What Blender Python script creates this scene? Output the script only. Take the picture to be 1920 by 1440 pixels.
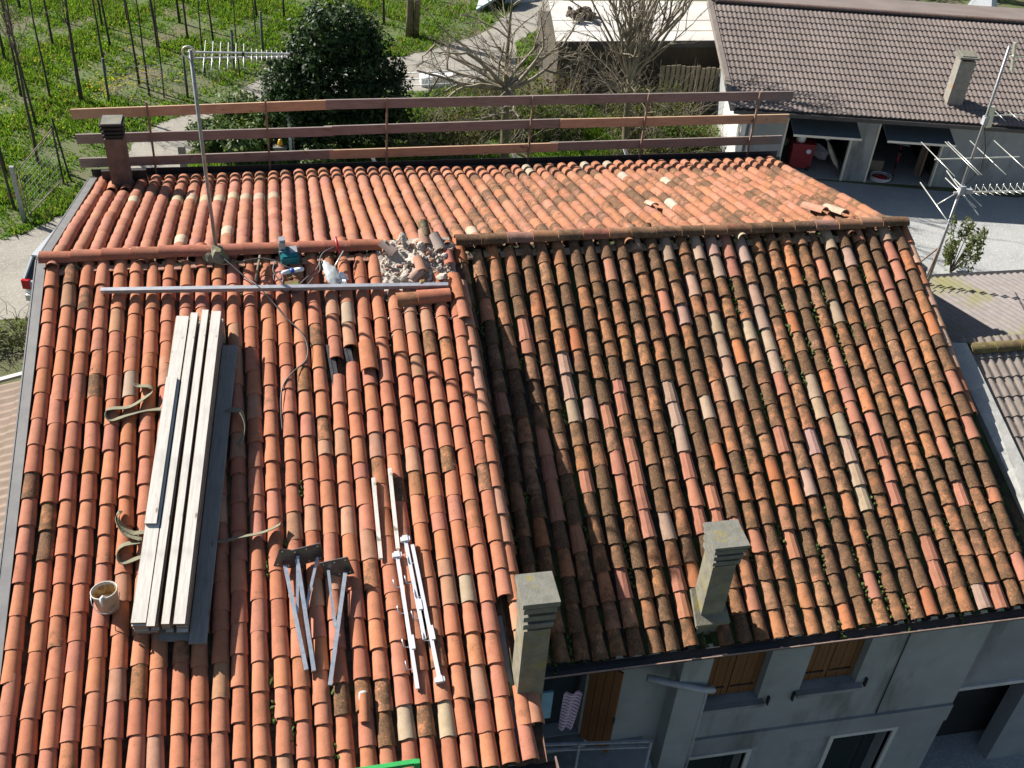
import bpy, bmesh, math, random
import numpy as np
from mathutils import Vector, Matrix

random.seed(7); rng = np.random.default_rng(7)
R = math.radians
for o in list(bpy.data.objects): bpy.data.objects.remove(o)
sc = bpy.context.scene
COL = sc.collection

# ------------------------------------------------------------------ camera, world, sun, exposure
def cam_basis(yaw, pitch, roll):
    f = Vector((math.sin(yaw)*math.cos(pitch), math.cos(yaw)*math.cos(pitch), math.sin(pitch)))
    r = Vector((math.cos(yaw), -math.sin(yaw), 0)); u = r.cross(f)
    c, s = math.cos(roll), math.sin(roll)
    return c*r + s*u, -s*r + c*u, f
cd = bpy.data.cameras.new('camera'); cam = bpy.data.objects.new('camera', cd); COL.objects.link(cam)
CR, CU, CF = cam_basis(0.23938747, -0.65281269, 0.07886968)
CAMLOC = Vector((3.3831, -13.3498, 16.2346))
cam.matrix_world = Matrix(((CR.x, CU.x, -CF.x, CAMLOC.x), (CR.y, CU.y, -CF.y, CAMLOC.y), (CR.z, CU.z, -CF.z, CAMLOC.z), (0, 0, 0, 1)))
cd.sensor_width = 36; cd.lens = 1991.92/1920*36; cd.clip_start = .1; cd.clip_end = 1500
sc.camera = cam

SUN_EL, SUN_AZ = R(36), R(-51)            # azimuth from +Y, clockwise positive (sun behind and left of the ridge)
w = bpy.data.worlds.new('World'); sc.world = w; w.use_nodes = True
nt = w.node_tree; sky = nt.nodes.new('ShaderNodeTexSky'); sky.sky_type = 'NISHITA'; sky.sun_disc = False
sky.sun_elevation = SUN_EL; sky.sun_rotation = SUN_AZ
bg = nt.nodes['Background']; bg.inputs[1].default_value = 0.05
nt.links.new(sky.outputs[0], bg.inputs[0])
sd = bpy.data.lights.new('sun', 'SUN'); sd.energy = 5.0; sd.angle = R(.53); sd.color = (1, .95, .87)
sun = bpy.data.objects.new('sun', sd); COL.objects.link(sun)
sdir = Vector((math.sin(SUN_AZ)*math.cos(SUN_EL), math.cos(SUN_AZ)*math.cos(SUN_EL), math.sin(SUN_EL)))
sun.rotation_euler = sdir.to_track_quat('Z', 'Y').to_euler(); sun.location = sdir*60
sc.view_settings.view_transform = 'Standard'; sc.view_settings.look = 'None'
sc.view_settings.gamma = 1; sc.view_settings.use_curve_mapping = False
sc.view_settings.exposure = 0.93

# ------------------------------------------------------------------ materials
def new_mat(name):
    m = bpy.data.materials.new(name); m.use_nodes = True
    return m, m.node_tree, m.node_tree.nodes['Principled BSDF']
class NB:                                   # tiny node helper
    def __init__(s, nt): s.nt = nt
    def n(s, t, **k):
        x = s.nt.nodes.new(t)
        for a, v in k.items(): setattr(x, a, v)
        return x
    def l(s, a, b): s.nt.links.new(a, b)
    def pos(s, obj=False):
        if obj: return s.n('ShaderNodeTexCoord').outputs['Object']
        return s.n('ShaderNodeNewGeometry').outputs['Position']
    def noise(s, vec, scale, detail=4, rough=.55, stretch=None):
        if stretch:
            m = s.n('ShaderNodeMapping'); m.inputs['Scale'].default_value = stretch; s.l(vec, m.inputs[0]); vec = m.outputs[0]
        t = s.n('ShaderNodeTexNoise'); t.inputs['Scale'].default_value = scale; t.inputs['Detail'].default_value = detail
        t.inputs['Roughness'].default_value = rough; s.l(vec, t.inputs['Vector']); return t.outputs['Fac']
    def ramp(s, v, a, b, lo=0, hi=1):
        m = s.n('ShaderNodeMapRange', interpolation_type='SMOOTHSTEP'); s.l(v, m.inputs[0])
        for i, x in zip((1, 2, 3, 4), (a, b, lo, hi)):
            if hasattr(x, 'links'): s.l(x, m.inputs[i])
            else: m.inputs[i].default_value = x
        return m.outputs[0]
    def mix(s, f, a, b, mode='MIX'):
        m = s.n('ShaderNodeMix', data_type='RGBA', blend_type=mode)
        for i, x in ((0, f), (6, a), (7, b)):
            if hasattr(x, 'links'): s.l(x, m.inputs[i])
            elif i == 0: m.inputs[0].default_value = x
            else: m.inputs[i].default_value = (*x, 1) if len(x) == 3 else x
        return m.outputs[2]
    def math(s, op, a, b=0.0, clamp=False):
        m = s.n('ShaderNodeMath', operation=op, use_clamp=clamp)
        for i, x in ((0, a), (1, b)):
            if hasattr(x, 'links'): s.l(x, m.inputs[i])
            else: m.inputs[i].default_value = x
        return m.outputs[0]
    def bump(s, h, strength, dist, bs):
        b = s.n('ShaderNodeBump'); b.inputs['Strength'].default_value = strength; b.inputs['Distance'].default_value = dist
        s.l(h, b.inputs['Height']); s.l(b.outputs[0], bs.inputs['Normal'])

def pmat(name, c1, c2=None, scale=6, rough=.8, metal=0, bump=.3, bdist=.01, c3=None, s3=2, lo3=.55, hi3=.7, obj=False, stretch=None, attr=False, detail=5, spec=.5, lo=.3, hi=.7, stretch3=None):
    m, t, b = new_mat(name); N = NB(t)
    p = N.pos(obj)
    f = N.noise(p, scale, detail, .6, stretch)
    col = N.mix(N.ramp(f, lo, hi), c1, c2 or tuple(x*.72 for x in c1))
    if c3: col = N.mix(N.ramp(N.noise(p, s3, 4, .65, stretch3), lo3, hi3), col, c3)
    if attr:
        a = N.n('ShaderNodeAttribute', attribute_name='tcol')
        col = N.mix(1, col, a.outputs['Color'], 'MULTIPLY')
    N.l(col, b.inputs['Base Color']); b.inputs['Roughness'].default_value = rough; b.inputs['Metallic'].default_value = metal
    b.inputs['Specular IOR Level'].default_value = spec
    if bump: N.bump(N.noise(p, scale*4, 4, .65, stretch), bump, bdist, b)
    return m

def tile_mat(name, attr, specks=False):
    m, t, b = new_mat(name); N = NB(t)
    if attr:
        a = N.n('ShaderNodeAttribute', attribute_name='tcol'); col, dirt = a.outputs['Color'], a.outputs['Alpha']
    else:
        a = N.n('ShaderNodeObjectInfo'); col, dirt = a.outputs['Color'], a.outputs['Alpha']
    p = N.pos()
    dirt = N.math('ADD', dirt, N.math('MULTIPLY', N.math('SUBTRACT', N.noise(p, .9, 3, .6), .5), .55), True)
    n1 = N.noise(p, 7, 5, .65); n2 = N.noise(p, 38, 4, .7); n3 = N.noise(p, 105, 3, .7)
    col = N.mix(N.ramp(n1, .35, .7, 0, .45), col, N.mix(1, col, (.62, .6, .56), 'MULTIPLY'))
    col = N.mix(N.ramp(n2, .5, .75, 0, .3), col, N.mix(.5, col, (.62, .33, .2)))
    col = N.mix(N.ramp(n3, .46, .64, 0, .34), col, N.mix(1, col, (.66, .6, .56), 'MULTIPLY'))
    st = N.noise(p, 5, 4, .6, (3.2, .7, .9)); col = N.mix(N.ramp(st, .54, .72, 0, .4), col, N.mix(.6, col, (.17, .11, .075)))
    mm = N.math('ADD', N.math('MULTIPLY', n1, .36), N.math('ADD', N.math('MULTIPLY', n2, .36), N.math('MULTIPLY', n3, .32)))
    thr = N.math('SUBTRACT', .76, N.math('MULTIPLY', dirt, .38))
    d = N.ramp(mm, N.math('SUBTRACT', thr, .035), N.math('ADD', thr, .06))
    dcol = N.mix(N.ramp(n2, .44, .58), (.042, .031, .022), (.135, .082, .046))
    dcol = N.mix(N.ramp(n3, .56, .65, 0, .75), dcol, (.42, .235, .105))
    col = N.mix(N.math('MULTIPLY', d, .9), col, dcol)
    # sparse pale lichen / droppings
    v = N.noise(p, 23, 3, .6)
    col = N.mix(N.ramp(v, .735 if not specks else .66, .80 if not specks else .72, 0, .8), col, (.55, .53, .48))
    N.l(col, b.inputs['Base Color']); b.inputs['Roughness'].default_value = .86; b.inputs['Specular IOR Level'].default_value = .2
    N.bump(N.math('ADD', n3, N.math('MULTIPLY', n2, 1.2)), .35, .006, b)
    return m
M_TILE = tile_mat('terracotta_tile', False); M_TILES = tile_mat('terracotta_tiles_joined', True)
M_RIDGE = tile_mat('ridge_terracotta', False, True)
M_CHAN = pmat('channel_terracotta', (.20, .10, .06), (.075, .055, .036), 9, .9, c3=(.06, .075, .025), s3=2.2, lo3=.52, hi3=.66)
M_CHANR = pmat('channel_mossy_shade', (.065, .045, .03), (.025, .021, .015), 9, .9, c3=(.05, .085, .018), s3=1.6, lo3=.45, hi3=.62)  # moss, over a base darkened to paint in shade between tile columns
M_MOSS = pmat('moss', (.085, .14, .022), (.05, .07, .02), 30, .95, bump=.8)
M_STUCCO = pmat('stucco', (.33, .345, .345), (.265, .277, .277), 1.3, .9, bump=.25, c3=(.17, .175, .165), s3=1.3, lo3=.49, hi3=.70, stretch3=(1, 1, .3))
M_STUCCO2 = pmat('stucco_lower', (.31, .325, .325), (.245, .255, .255), 1.1, .9, bump=.25, c3=(.17, .17, .165), s3=1.1, lo3=.49, hi3=.70, stretch3=(1, 1, .3))
M_WHITE = pmat('white_paint', (.62, .61, .58), (.50, .49, .46), 3, .75, bump=.15)
M_CREAM = pmat('cream_wall', (.70, .66, .56), (.60, .56, .47), 2, .85, bump=.2)
M_CHIM = pmat('chimney_render', (.24, .225, .165), (.165, .15, .115), 7, .92, bump=.6, c3=(.24, .20, .07), s3=5, lo3=.52, hi3=.68)
M_CHIMB = pmat('chimney_brown_render', (.17, .125, .10), (.11, .08, .066), 5, .9, bump=.4)
M_CAPG = pmat('cap_pale_concrete', (.20, .195, .165), (.145, .14, .12), 9, .9, bump=.5, c3=(.22, .19, .075), s3=7, lo3=.55, hi3=.68)
M_FLASH = pmat('zinc_flashing', (.22, .215, .212), (.18, .178, .178), 5, .5, .35, bump=.05)
M_GUTTER = pmat('dark_gutter', (.052, .047, .046), (.036, .033, .033), 6, .5, .2, bump=.05)
M_LIP = pmat('gutter_lip_copper', (.42, .30, .25), (.28, .19, .15), 8, .45, .4, bump=.05)
M_STEEL = pmat('galvanised_steel', (.58, .62, .68), (.42, .46, .52), 14, .36, .5, bump=.05)
M_GALV = pmat('galvanised_bar', (.60, .61, .64), (.48, .49, .53), 9, .42, .55, bump=.04)
M_MAST = pmat('mast_steel', (.36, .37, .38), (.25, .255, .26), 16, .5, .5, bump=.05)
M_DSTEEL = pmat('dark_steel_plate', (.16, .15, .15), (.10, .095, .095), 9, .42, .7, bump=.05)
M_RUST = pmat('rusty_post', (.27, .19, .145), (.19, .13, .10), 12, .75, .2, bump=.2)
M_SILV = pmat('aluminium_rod', (.72, .72, .66), (.6, .6, .55), 10, .35, .6, bump=0)
M_WENAM = pmat('white_enamel', (.80, .81, .84), (.70, .71, .75), 8, .35, bump=.03)
def wood(name, c1, c2, knots=True, along=1):
    m, t, b = new_mat(name); N = NB(t)
    p = N.pos(True)
    st = [14, 14, 14]; st[along] = .9
    g = N.noise(p, 3.2, 6, .7, tuple(st)); g2 = N.noise(p, 1.1, 3, .5)
    col = N.mix(N.ramp(g, .36, .66), c1, c2)
    col = N.mix(N.ramp(N.noise(p, 2.6, 4, .6), .48, .68, 0, .55), col, tuple(x*.66 for x in c1))
    if knots:
        st2 = [9, 9, 9]; st2[along] = 4.5
        k = N.noise(p, 1, 1, .4, tuple(st2)); col = N.mix(N.ramp(k, .68, .75, 0, .8), col, (.17, .115, .075))
    N.l(col, b.inputs['Base Color']); b.inputs['Roughness'].default_value = .82
    N.bump(g, .35, .004, b)
    return m
M_PLANK = wood('weathered_plank', (.76, .715, .65), (.62, .575, .515))
M_PLANKE = wood('sawn_edge_shaded', (.27, .20, .135), (.19, .14, .095), False)  # brown sawn edges, darkened further to paint in shade of the stack's gaps
M_PLANKSH = wood('shaded_plank', (.30, .285, .26), (.22, .21, .19))  # same wood as the stack, colour lowered to imitate lying in shade
M_RAILD = wood('dark_stained_board', (.275, .222, .198), (.20, .16, .145), along=0)
M_RAILL = wood('larch_board', (.52, .345, .22), (.42, .27, .17), along=0)
M_SHUT = pmat('brown_shutter', (.19, .08, .025), (.145, .062, .019), 3, .6, bump=.1, stretch=(12, 12, .6))
M_FENCEW = pmat('old_fence_wood', (.30, .26, .19), (.20, .17, .12), 5, .9, stretch=(8, 8, .6))
M_SHEDW = pmat('dark_shed_boards', (.10, .085, .065), (.065, .055, .042), 4, .9, stretch=(6, 6, .5))
M_BLACK = pmat('black_rubber', (.022, .022, .024), (.016, .016, .018), 20, .6, bump=.05)
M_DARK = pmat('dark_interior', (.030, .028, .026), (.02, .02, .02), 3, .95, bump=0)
M_TEALDOOR = pmat('slate_door', (.085, .105, .115), (.07, .088, .097), 4, .5, bump=.05)
M_GLASS = pmat('dark_glass', (.03, .04, .045), (.025, .033, .038), 2, .08, bump=0)
M_SLING = pmat('canvas_sling', (.225, .215, .145), (.17, .165, .11), 40, .9, bump=.3)
M_BUCKET = pmat('white_bucket', (.54, .52, .47), (.42, .385, .32), 9, .5, bump=.05)
M_RESID = pmat('brown_residue', (.50, .34, .13), (.20, .10, .04), 9, .6, bump=.2, lo=.45, hi=.65)
M_TEAL = pmat('teal_plastic', (.006, .17, .19), (.005, .13, .15), 6, .4, bump=.03)
M_GREYP = pmat('grey_plastic', (.42, .43, .46), (.34, .35, .38), 8, .4, bump=.03)
M_RED = pmat('red_paint', (.50, .022, .035), (.38, .016, .026), 6, .4, bump=.03)
M_REDD = pmat('shaded_red_paint', (.28, .02, .025), (.2, .015, .02), 6, .6, bump=.03)  # red lowered to paint in the dimness inside the garage
M_BLUE = pmat('blue_plastic', (.03, .13, .50), (.025, .10, .40), 8, .4, bump=0)
M_BAG = pmat('plastic_bag', (.50, .52, .51), (.38, .41, .41), 14, .35, bump=.5)
M_GLOVE = pmat('white_cloth', (.76, .77, .82), (.66, .67, .74), 10, .9, bump=.2)
M_GREEN = pmat('green_paint', (.035, .36, .09), (.03, .28, .07), 6, .4, bump=.03)
M_MORTAR = pmat('broken_mortar', (.56, .49, .42), (.42, .36, .30), 8, .95, bump=.9, bdist=.02, c3=(.52, .475, .42), s3=6)
M_BRICKM = pmat('mossy_brick', (.24, .13, .07), (.16, .085, .05), 9, .9, c3=(.17, .19, .05), s3=9, lo3=.45, hi3=.55)
M_GROUND = pmat('meadow_soil', (.115, .10, .055), (.075, .12, .028), .55, .95, bump=.6, bdist=.05, c3=(.14, .115, .07), s3=.33, lo3=.56, hi3=.68)
M_DRIVE = pmat('pale_gravel_drive', (.30, .28, .24), (.235, .22, .185), 1.1, .95, bump=.7, bdist=.02, c3=(.36, .335, .29), s3=14, lo3=.52, hi3=.62)
M_YARD = pmat('grey_gravel_yard', (.37, .375, .365), (.29, .295, .29), .9, .95, bump=.8, bdist=.02, c3=(.45, .455, .445), s3=18, lo3=.5, hi3=.62)
M_LOWBOUNCE = pmat('low_bounce_ground', (.055, .056, .058), (.04, .041, .043), 3, .95, bump=.4)
M_GTILE = pmat('brown_concrete_tile', (.195, .158, .142), (.145, .118, .106), .8, .85, bump=.3, attr=False, c3=(.25, .215, .19), s3=28, lo3=.58, hi3=.72)
M_NTILE = pmat('grey_concrete_tile', (.27, .225, .19), (.20, .165, .14), 6, .9, bump=.4, c3=(.27, .25, .22), s3=24, lo3=.55, hi3=.72)
M_LTILE = pmat('buff_concrete_tile', (.27, .20, .155), (.215, .16, .122), 4, .88, bump=.3, c3=(.25, .195, .15), s3=7)
M_SHEET = pmat('corrugated_sheet', (.215, .19, .18), (.175, .155, .148), 6, .9, bump=.3, c3=(.17, .16, .075), s3=.45, lo3=.54, hi3=.66, stretch=None)
M_MOSSRIDGE = pmat('mossy_ridge', (.20, .165, .07), (.15, .13, .05), 9, .92, c3=(.26, .23, .18), s3=14)
M_COPING = pmat('cement_coping', (.50, .49, .45), (.38, .375, .345), 5, .9, bump=.4, c3=(.30, .30, .275), s3=4)
M_FLATW = pmat('white_flat_roof', (.62, .60, .56), (.50, .475, .44), .8, .85, bump=.1)
M_BARK = pmat('grey_bark', (.085, .07, .052), (.05, .042, .032), 9, .95, bump=.6)
M_BARKY = pmat('lichen_bark', (.19, .16, .085), (.115, .10, .06), 8, .95, bump=.6)
M_TWIG = pmat('twig', (.105, .08, .06), (.065, .05, .037), 6, .9, bump=0)
M_TWIGP = pmat('pale_twig', (.28, .24, .175), (.145, .12, .085), 2, .9, bump=0)
def leafmat(name, rough=.35, trans=.3, spec=.5):
    m, t, b = new_mat(name); N = NB(t)
    a = N.n('ShaderNodeAttribute', attribute_name='tcol'); N.l(a.outputs['Color'], b.inputs['Base Color'])
    b.inputs['Roughness'].default_value = rough; b.inputs['Specular IOR Level'].default_value = spec
    tr = N.n('ShaderNodeBsdfTranslucent'); N.l(N.mix(1, a.outputs['Color'], (1.15, 1.2, .6), 'MULTIPLY'), tr.inputs[0])
    mx = N.n('ShaderNodeMixShader'); mx.inputs[0].default_value = trans; N.l(b.outputs[0], mx.inputs[1]); N.l(tr.outputs[0], mx.inputs[2])
    N.l(mx.outputs[0], t.nodes['Material Output'].inputs['Surface'])
    return m
M_LEAFG = leafmat('glossy_leaf', .5, .25, .3); M_LEAF = leafmat('matt_leaf', .75, .45, .2)
M_CARP = pmat('silver_car_paint', (.62, .65, .68), (.60, .63, .66), 2, .25, .35, bump=0)
M_TAIL = pmat('tail_light_red', (.48, .012, .02), (.40, .01, .016), 6, .2, bump=0)
M_STRIPE = None
def stripemat():
    m, t, b = new_mat('striped_laundry'); N = NB(t)
    wv = N.n('ShaderNodeTexWave', wave_type='BANDS', bands_direction='Z'); wv.inputs['Scale'].default_value = 5; wv.inputs['Distortion'].default_value = 2.5
    N.l(N.pos(), wv.inputs[0]); N.l(N.mix(N.ramp(wv.outputs[1], .35, .6), (.30, .16, .34), (.62, .55, .60)), b.inputs['Base Color'])
    b.inputs['Roughness'].default_value = .95; return m
M_STRIPE = stripemat()
M_CLOTHB = pmat('pale_blue_cloth', (.25, .42, .55), (.2, .35, .47), 6, .95)
M_YEL = pmat('amber_lamp', (.70, .36, .02), (.6, .3, .02), 6, .3, bump=0)
M_TEALSH = pmat('pale_teal_tarpaulin', (.60, .68, .66), (.45, .58, .56), 2, .6)

# ------------------------------------------------------------------ mesh helpers
ORG = {}
class MB:
    def __init__(s): s.v = []; s.f = []; s.sm = []
    def add(s, vs, fs, smooth=False):
        k = len(s.v); s.v += [tuple(x) for x in vs]; s.f += [tuple(k+i for i in f) for f in fs]; s.sm += [smooth]*len(fs); return s
    def box(s, c, size, M=None):
        c = Vector(c); a, b, d = (x/2 for x in size); P = []
        for z in (-d, d):
            for x, y in ((-a, -b), (a, -b), (a, b), (-a, b)):
                q = Vector((x, y, z)); P.append(c + (M @ q if M else q))
        return s.add(P, [(3, 2, 1, 0), (4, 5, 6, 7), (0, 1, 5, 4), (1, 2, 6, 5), (2, 3, 7, 6), (3, 0, 4, 7)])
    def bb(s, x0, x1, y0, y1, z0, z1): return s.box(((x0+x1)/2, (y0+y1)/2, (z0+z1)/2), (x1-x0, y1-y0, z1-z0))
    def bar(s, p, q, wd, ht, up=(0, 0, 1)):          # rectangular bar from p to q
        p, q = Vector(p), Vector(q); d = (q-p); L = d.length; d.normalize(); u = Vector(up); x = d.cross(u).normalized(); u = x.cross(d)
        M = Matrix((x, d, u)).transposed()
        return s.box((p+q)/2, (wd, L, ht), M)
    def tube(s, pts, r, n=6, cap=True, smooth=True):
        pts = [Vector(p) for p in pts]; rs = r if isinstance(r, (list, tuple)) else [r]*len(pts)
        k = len(s.v); ref = None
        for i, p in enumerate(pts):
            d = (pts[min(i+1, len(pts)-1)] - pts[max(i-1, 0)])
            d = d.normalized() if d.length > 1e-9 else Vector((0, 0, 1))
            if ref is None: ref = d.orthogonal().normalized()
            a = (ref - d*ref.dot(d)); a = a.normalized() if a.length > 1e-6 else d.orthogonal().normalized(); ref = a; b = d.cross(a)
            for j in range(n):
                t = 2*math.pi*j/n; s.v.append(tuple(p + (a*math.cos(t) + b*math.sin(t))*rs[i]))
        for i in range(len(pts)-1):
            for j in range(n):
                s.f.append((k+i*n+j, k+i*n+(j+1) % n, k+(i+1)*n+(j+1) % n, k+(i+1)*n+j)); s.sm.append(smooth)
        if cap:
            s.f.append(tuple(k+j for j in reversed(range(n)))); s.sm.append(False)
            e = k+(len(pts)-1)*n; s.f.append(tuple(e+j for j in range(n))); s.sm.append(False)
        return s
    def prism(s, poly, off):                     # poly: 3-D points, extruded by off
        n = len(poly); off = Vector(off); P = [Vector(p) for p in poly]; Q = [p+off for p in P]
        return s.add(P+Q, [tuple(reversed(range(n))), tuple(range(n, 2*n))] + [(i, (i+1) % n, n+(i+1) % n, n+i) for i in range(n)])
    def ribbon(s, pts, sides, wd, th=.006):       # strap: pts with a width direction each
        pts = [Vector(p) for p in pts]; k = len(s.v); n = len(pts)
        for i, p in enumerate(pts):
            d = (pts[min(i+1, n-1)]-pts[max(i-1, 0)]).normalized(); w_ = Vector(sides[i] if isinstance(sides, list) else sides)
            w_ = (w_ - d*w_.dot(d)).normalized(); t = d.cross(w_)
            for a, b in ((-1, -1), (1, -1), (1, 1), (-1, 1)): s.v.append(tuple(p + w_*a*wd/2 + t*b*th/2))
        for i in range(n-1):
            for j in range(4): s.f.append((k+i*4+j, k+i*4+(j+1) % 4, k+i*4+4+(j+1) % 4, k+i*4+4+j)); s.sm.append(False)
        s.f += [(k+3, k+2, k+1, k), tuple(k+(n-1)*4+j for j in range(4))]; s.sm += [False, False]
        return s
    def lathe(s, prof, c, n=16, M=None, smooth=True):   # prof: (r, z)
        k = len(s.v); c = Vector(c)
        for r, z in prof:
            for j in range(n):
                t = 2*math.pi*j/n; q = Vector((r*math.cos(t), r*math.sin(t), z)); s.v.append(tuple(c + (M @ q if M else q)))
        for i in range(len(prof)-1):
            for j in range(n): s.f.append((k+i*n+j, k+i*n+(j+1) % n, k+(i+1)*n+(j+1) % n, k+(i+1)*n+j)); s.sm.append(smooth)
        return s
    def torus(s, c, Rr, r, axis, n=20, m=5):
        ax = Vector(axis).normalized(); a = ax.orthogonal().normalized(); b = ax.cross(a); c = Vector(c)
        pts = [c + (a*math.cos(2*math.pi*i/n) + b*math.sin(2*math.pi*i/n))*Rr for i in range(n+1)]
        return s.tube(pts, r, m, cap=False)
    def chunk(s, c, size, seed=0, sub=1):
        bm = bmesh.new(); bmesh.ops.create_icosphere(bm, subdivisions=sub, radius=1)
        rr = random.Random(seed); ang = Matrix.Rotation(rr.uniform(0, 6), 3, Vector((rr.random(), rr.random(), rr.random()+.1)).normalized())
        for v in bm.verts:
            q = v.co*rr.uniform(.72, 1.12); q = Vector((q.x*size[0], q.y*size[1], q.z*size[2])); v.co = Vector(c) + ang @ q
        bm.verts.index_update(); s.add([v.co for v in bm.verts], [[v.index for v in f.verts] for f in bm.faces]); bm.free(); return s
    def mesh(s, name, off=(0, 0, 0)):
        me = bpy.data.meshes.new(name); o = Vector(off)
        me.from_pydata([(a-o.x, b-o.y, c-o.z) for a, b, c in s.v], [], s.f)
        me.polygons.foreach_set('use_smooth', s.sm); me.update(); return me
    def build(s, name, mat, parent=None, org=None, local=False):
        """link as one object; under a parent the vertices are moved into the thing's frame (local=True: they are in it already)"""
        off = Vector((0, 0, 0)) if (parent is not None and local) else (ORG[parent.name] if parent is not None else Vector(org if org is not None else (0, 0, 0)))
        me = s.mesh(name, off); me.materials.append(mat); o = bpy.data.objects.new(name, me); COL.objects.link(o)
        if parent is not None: o.parent = parent; ORG[o.name] = ORG[parent.name]
        else: o.location = off; ORG[o.name] = off
        return o
def tag(o, label=None, cat=None, group=None, kind=None):
    for k, v in (('label', label), ('category', cat), ('group', group), ('kind', kind)):
        if v: o[k] = v
    return o
def thing(name, loc, label, cat, group=None, rotz=0):
    o = bpy.data.objects.new(name, None); COL.objects.link(o); o.location = loc; o.rotation_euler = (0, 0, rotz)
    o.empty_display_size = .2; ORG[o.name] = Vector(loc); return tag(o, label, cat, group)
def npmesh(name, V, F, mat, col=None, parent=None, smooth=False):
    """V (n,3), F (m,k) numpy; col (n,4) point colours -> one object"""
    off = np.array(ORG[parent.name]) if parent is not None else np.zeros(3)
    me = bpy.data.meshes.new(name); n, (m, k) = len(V), F.shape
    me.vertices.add(n); me.vertices.foreach_set('co', (V-off).astype(np.float32).ravel())
    me.loops.add(m*k); me.loops.foreach_set('vertex_index', F.astype(np.int32).ravel())
    me.polygons.add(m); me.polygons.foreach_set('loop_start', np.arange(0, m*k, k, dtype=np.int32))
    if smooth is not False: me.polygons.foreach_set('use_smooth', smooth if not isinstance(smooth, bool) else np.full(m, smooth))
    me.update(calc_edges=True)
    if col is not None:
        at = me.attributes.new('tcol', 'FLOAT_COLOR', 'POINT'); at.data.foreach_set('color', col.astype(np.float32).ravel())
    me.materials.append(mat); o = bpy.data.objects.new(name, me); COL.objects.link(o)
    if parent is not None: o.parent = parent; ORG[o.name] = ORG[parent.name]
    else: ORG[o.name] = Vector((0, 0, 0))
    return o
def lerp(a, b, t): return a + (b-a)*t
def project(p):
    d = Vector(p)-CAMLOC; z = d.dot(CF); return 960+1991.92*d.dot(CR)/z, 720-1991.92*d.dot(CU)/z, z

# ------------------------------------------------------------------ ground
def sheet(name, poly, z, mat, jit=0, sub=1):
    pts = []
    for i, p in enumerate(poly):
        q = poly[(i+1) % len(poly)]
        for k in range(sub):
            t = k/sub; pts.append((lerp(p[0], q[0], t)+random.uniform(-jit, jit), lerp(p[1], q[1], t)+random.uniform(-jit, jit), z))
    m = MB(); m.add(pts, [tuple(range(len(pts)))])
    return tag(m.build(name, mat), kind='structure')
sheet('ground', [(-300, -200), (300, -200), (300, 400), (-300, 400)], 0, M_GROUND)
DRIVE = [(-40, 11.6), (-3.3, 11.5), (-1, 10.5), (1.5, 12), (1, 17), (-.2, 20.4), (.73, 22.9), (1.7, 24.4), (3, 25.6), (7.6, 25.9), (9.9, 26.1), (12.6, 28), (13.2, 31),
         (16.5, 35.5), (17.5, 44), (14.5, 44), (14.3, 36), (12, 32.3), (9.2, 30.2), (8.2, 29.6), (4.5, 29.2), (2.6, 27.6), (1.4, 26), (.45, 24.8), (-1.1, 23.4), (-1.9, 21.7), (-2.4, 19), (-3.3, 17.2), (-4.4, 15.9), (-5.1, 15.5), (-40, 15)]
sheet('driveway', DRIVE, .004, M_DRIVE, .09, 6)
sheet('courtyard', [(13.2, -14), (60, -14), (60, 17.6), (28, 15.8), (17.5, 18.6), (14.5, 17.8), (13.2, 15)], .004, M_YARD)
sheet('front_yard', [(-6, -16), (13.0, -16), (13.0, -6.9), (-6, -6.9)], .004, M_LOWBOUNCE)  # unseen ground, coloured dark to cut light bounced onto the facade

# ------------------------------------------------------------------ roof tiles
H = 8.4
PL, PRR, PB = R(17.5995), R(25.5159), R(13.1769)
def tile_geo(rw, rn, h, L=.45, seg=8, th=.014, chip=None):
    """barrel tile: lower (wide) end at y=0, upper end at y=L; outer skin, lip and underside (own vertices each, so the shading stays crisp).
    chip: a seed for an uneven, chipped lower lip"""
    rr = random.Random(chip); yl = [0.0]*(seg+1)
    if chip is not None:
        yl = [rr.uniform(-.006, .006) for _ in range(seg+1)]
        if chip % 3 == 1:
            for i in range(rr.randint(1, 3)): yl[i if chip % 2 else seg-i] = rr.uniform(.02, .05)
    def ring(r, hh, y, t):
        return [(-(r-t)*math.cos(math.pi*i/seg), y + (yl[i] if y == 0 else 0), (hh-t)*math.sin(math.pi*i/seg) - (.004 if t else 0)) for i in range(seg+1)]
    V = ring(rw, h, 0, 0) + ring(rw, h, 0, th) + ring(rn, h*.94, L, 0) + ring(rn, h*.94, L, th) + ring(rw, h, 0, 0) + ring(rw, h, 0, th)
    n = seg+1; o0, i0, o1, i1, lo, li = (k*n for k in range(6)); F = []; S = []
    for i in range(seg):
        F.append((o0+i, o0+i+1, o1+i+1, o1+i)); S.append(True)
        F.append((i0+i+1, i0+i, i1+i, i1+i+1)); S.append(True)
        F.append((lo+i+1, lo+i, li+i, li+i+1)); S.append(False)
    return np.array(V), np.array(F)[:, ::-1].copy(), np.array(S)
def mesh_from(name, geo, mat, flat=False):
    V, F, S = geo; me = bpy.data.meshes.new(name); me.from_pydata(V.tolist(), [], F.tolist())
    me.polygons.foreach_set('use_smooth', np.zeros(len(F), bool) if flat else S); me.materials.append(mat); me.update(); return me
GL = tile_geo(.099, .083, .084, th=.015); GR = tile_geo(.104, .078, .092, th=.018); GRF = tile_geo(.104, .082, .090, seg=5, th=.018); GB = tile_geo(.097, .081, .086, th=.015)
ME = {'L': mesh_from('roof_tile', GL, M_TILE), 'R': mesh_from('roof_tile', GR, M_TILE), 'F': mesh_from('roof_tile', GRF, M_TILE, True)}
RID = tile_geo(.122, .108, .100, L=.46, seg=9, th=.016)
ME_RID = mesh_from('ridge_tile', RID, M_RIDGE)
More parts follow.
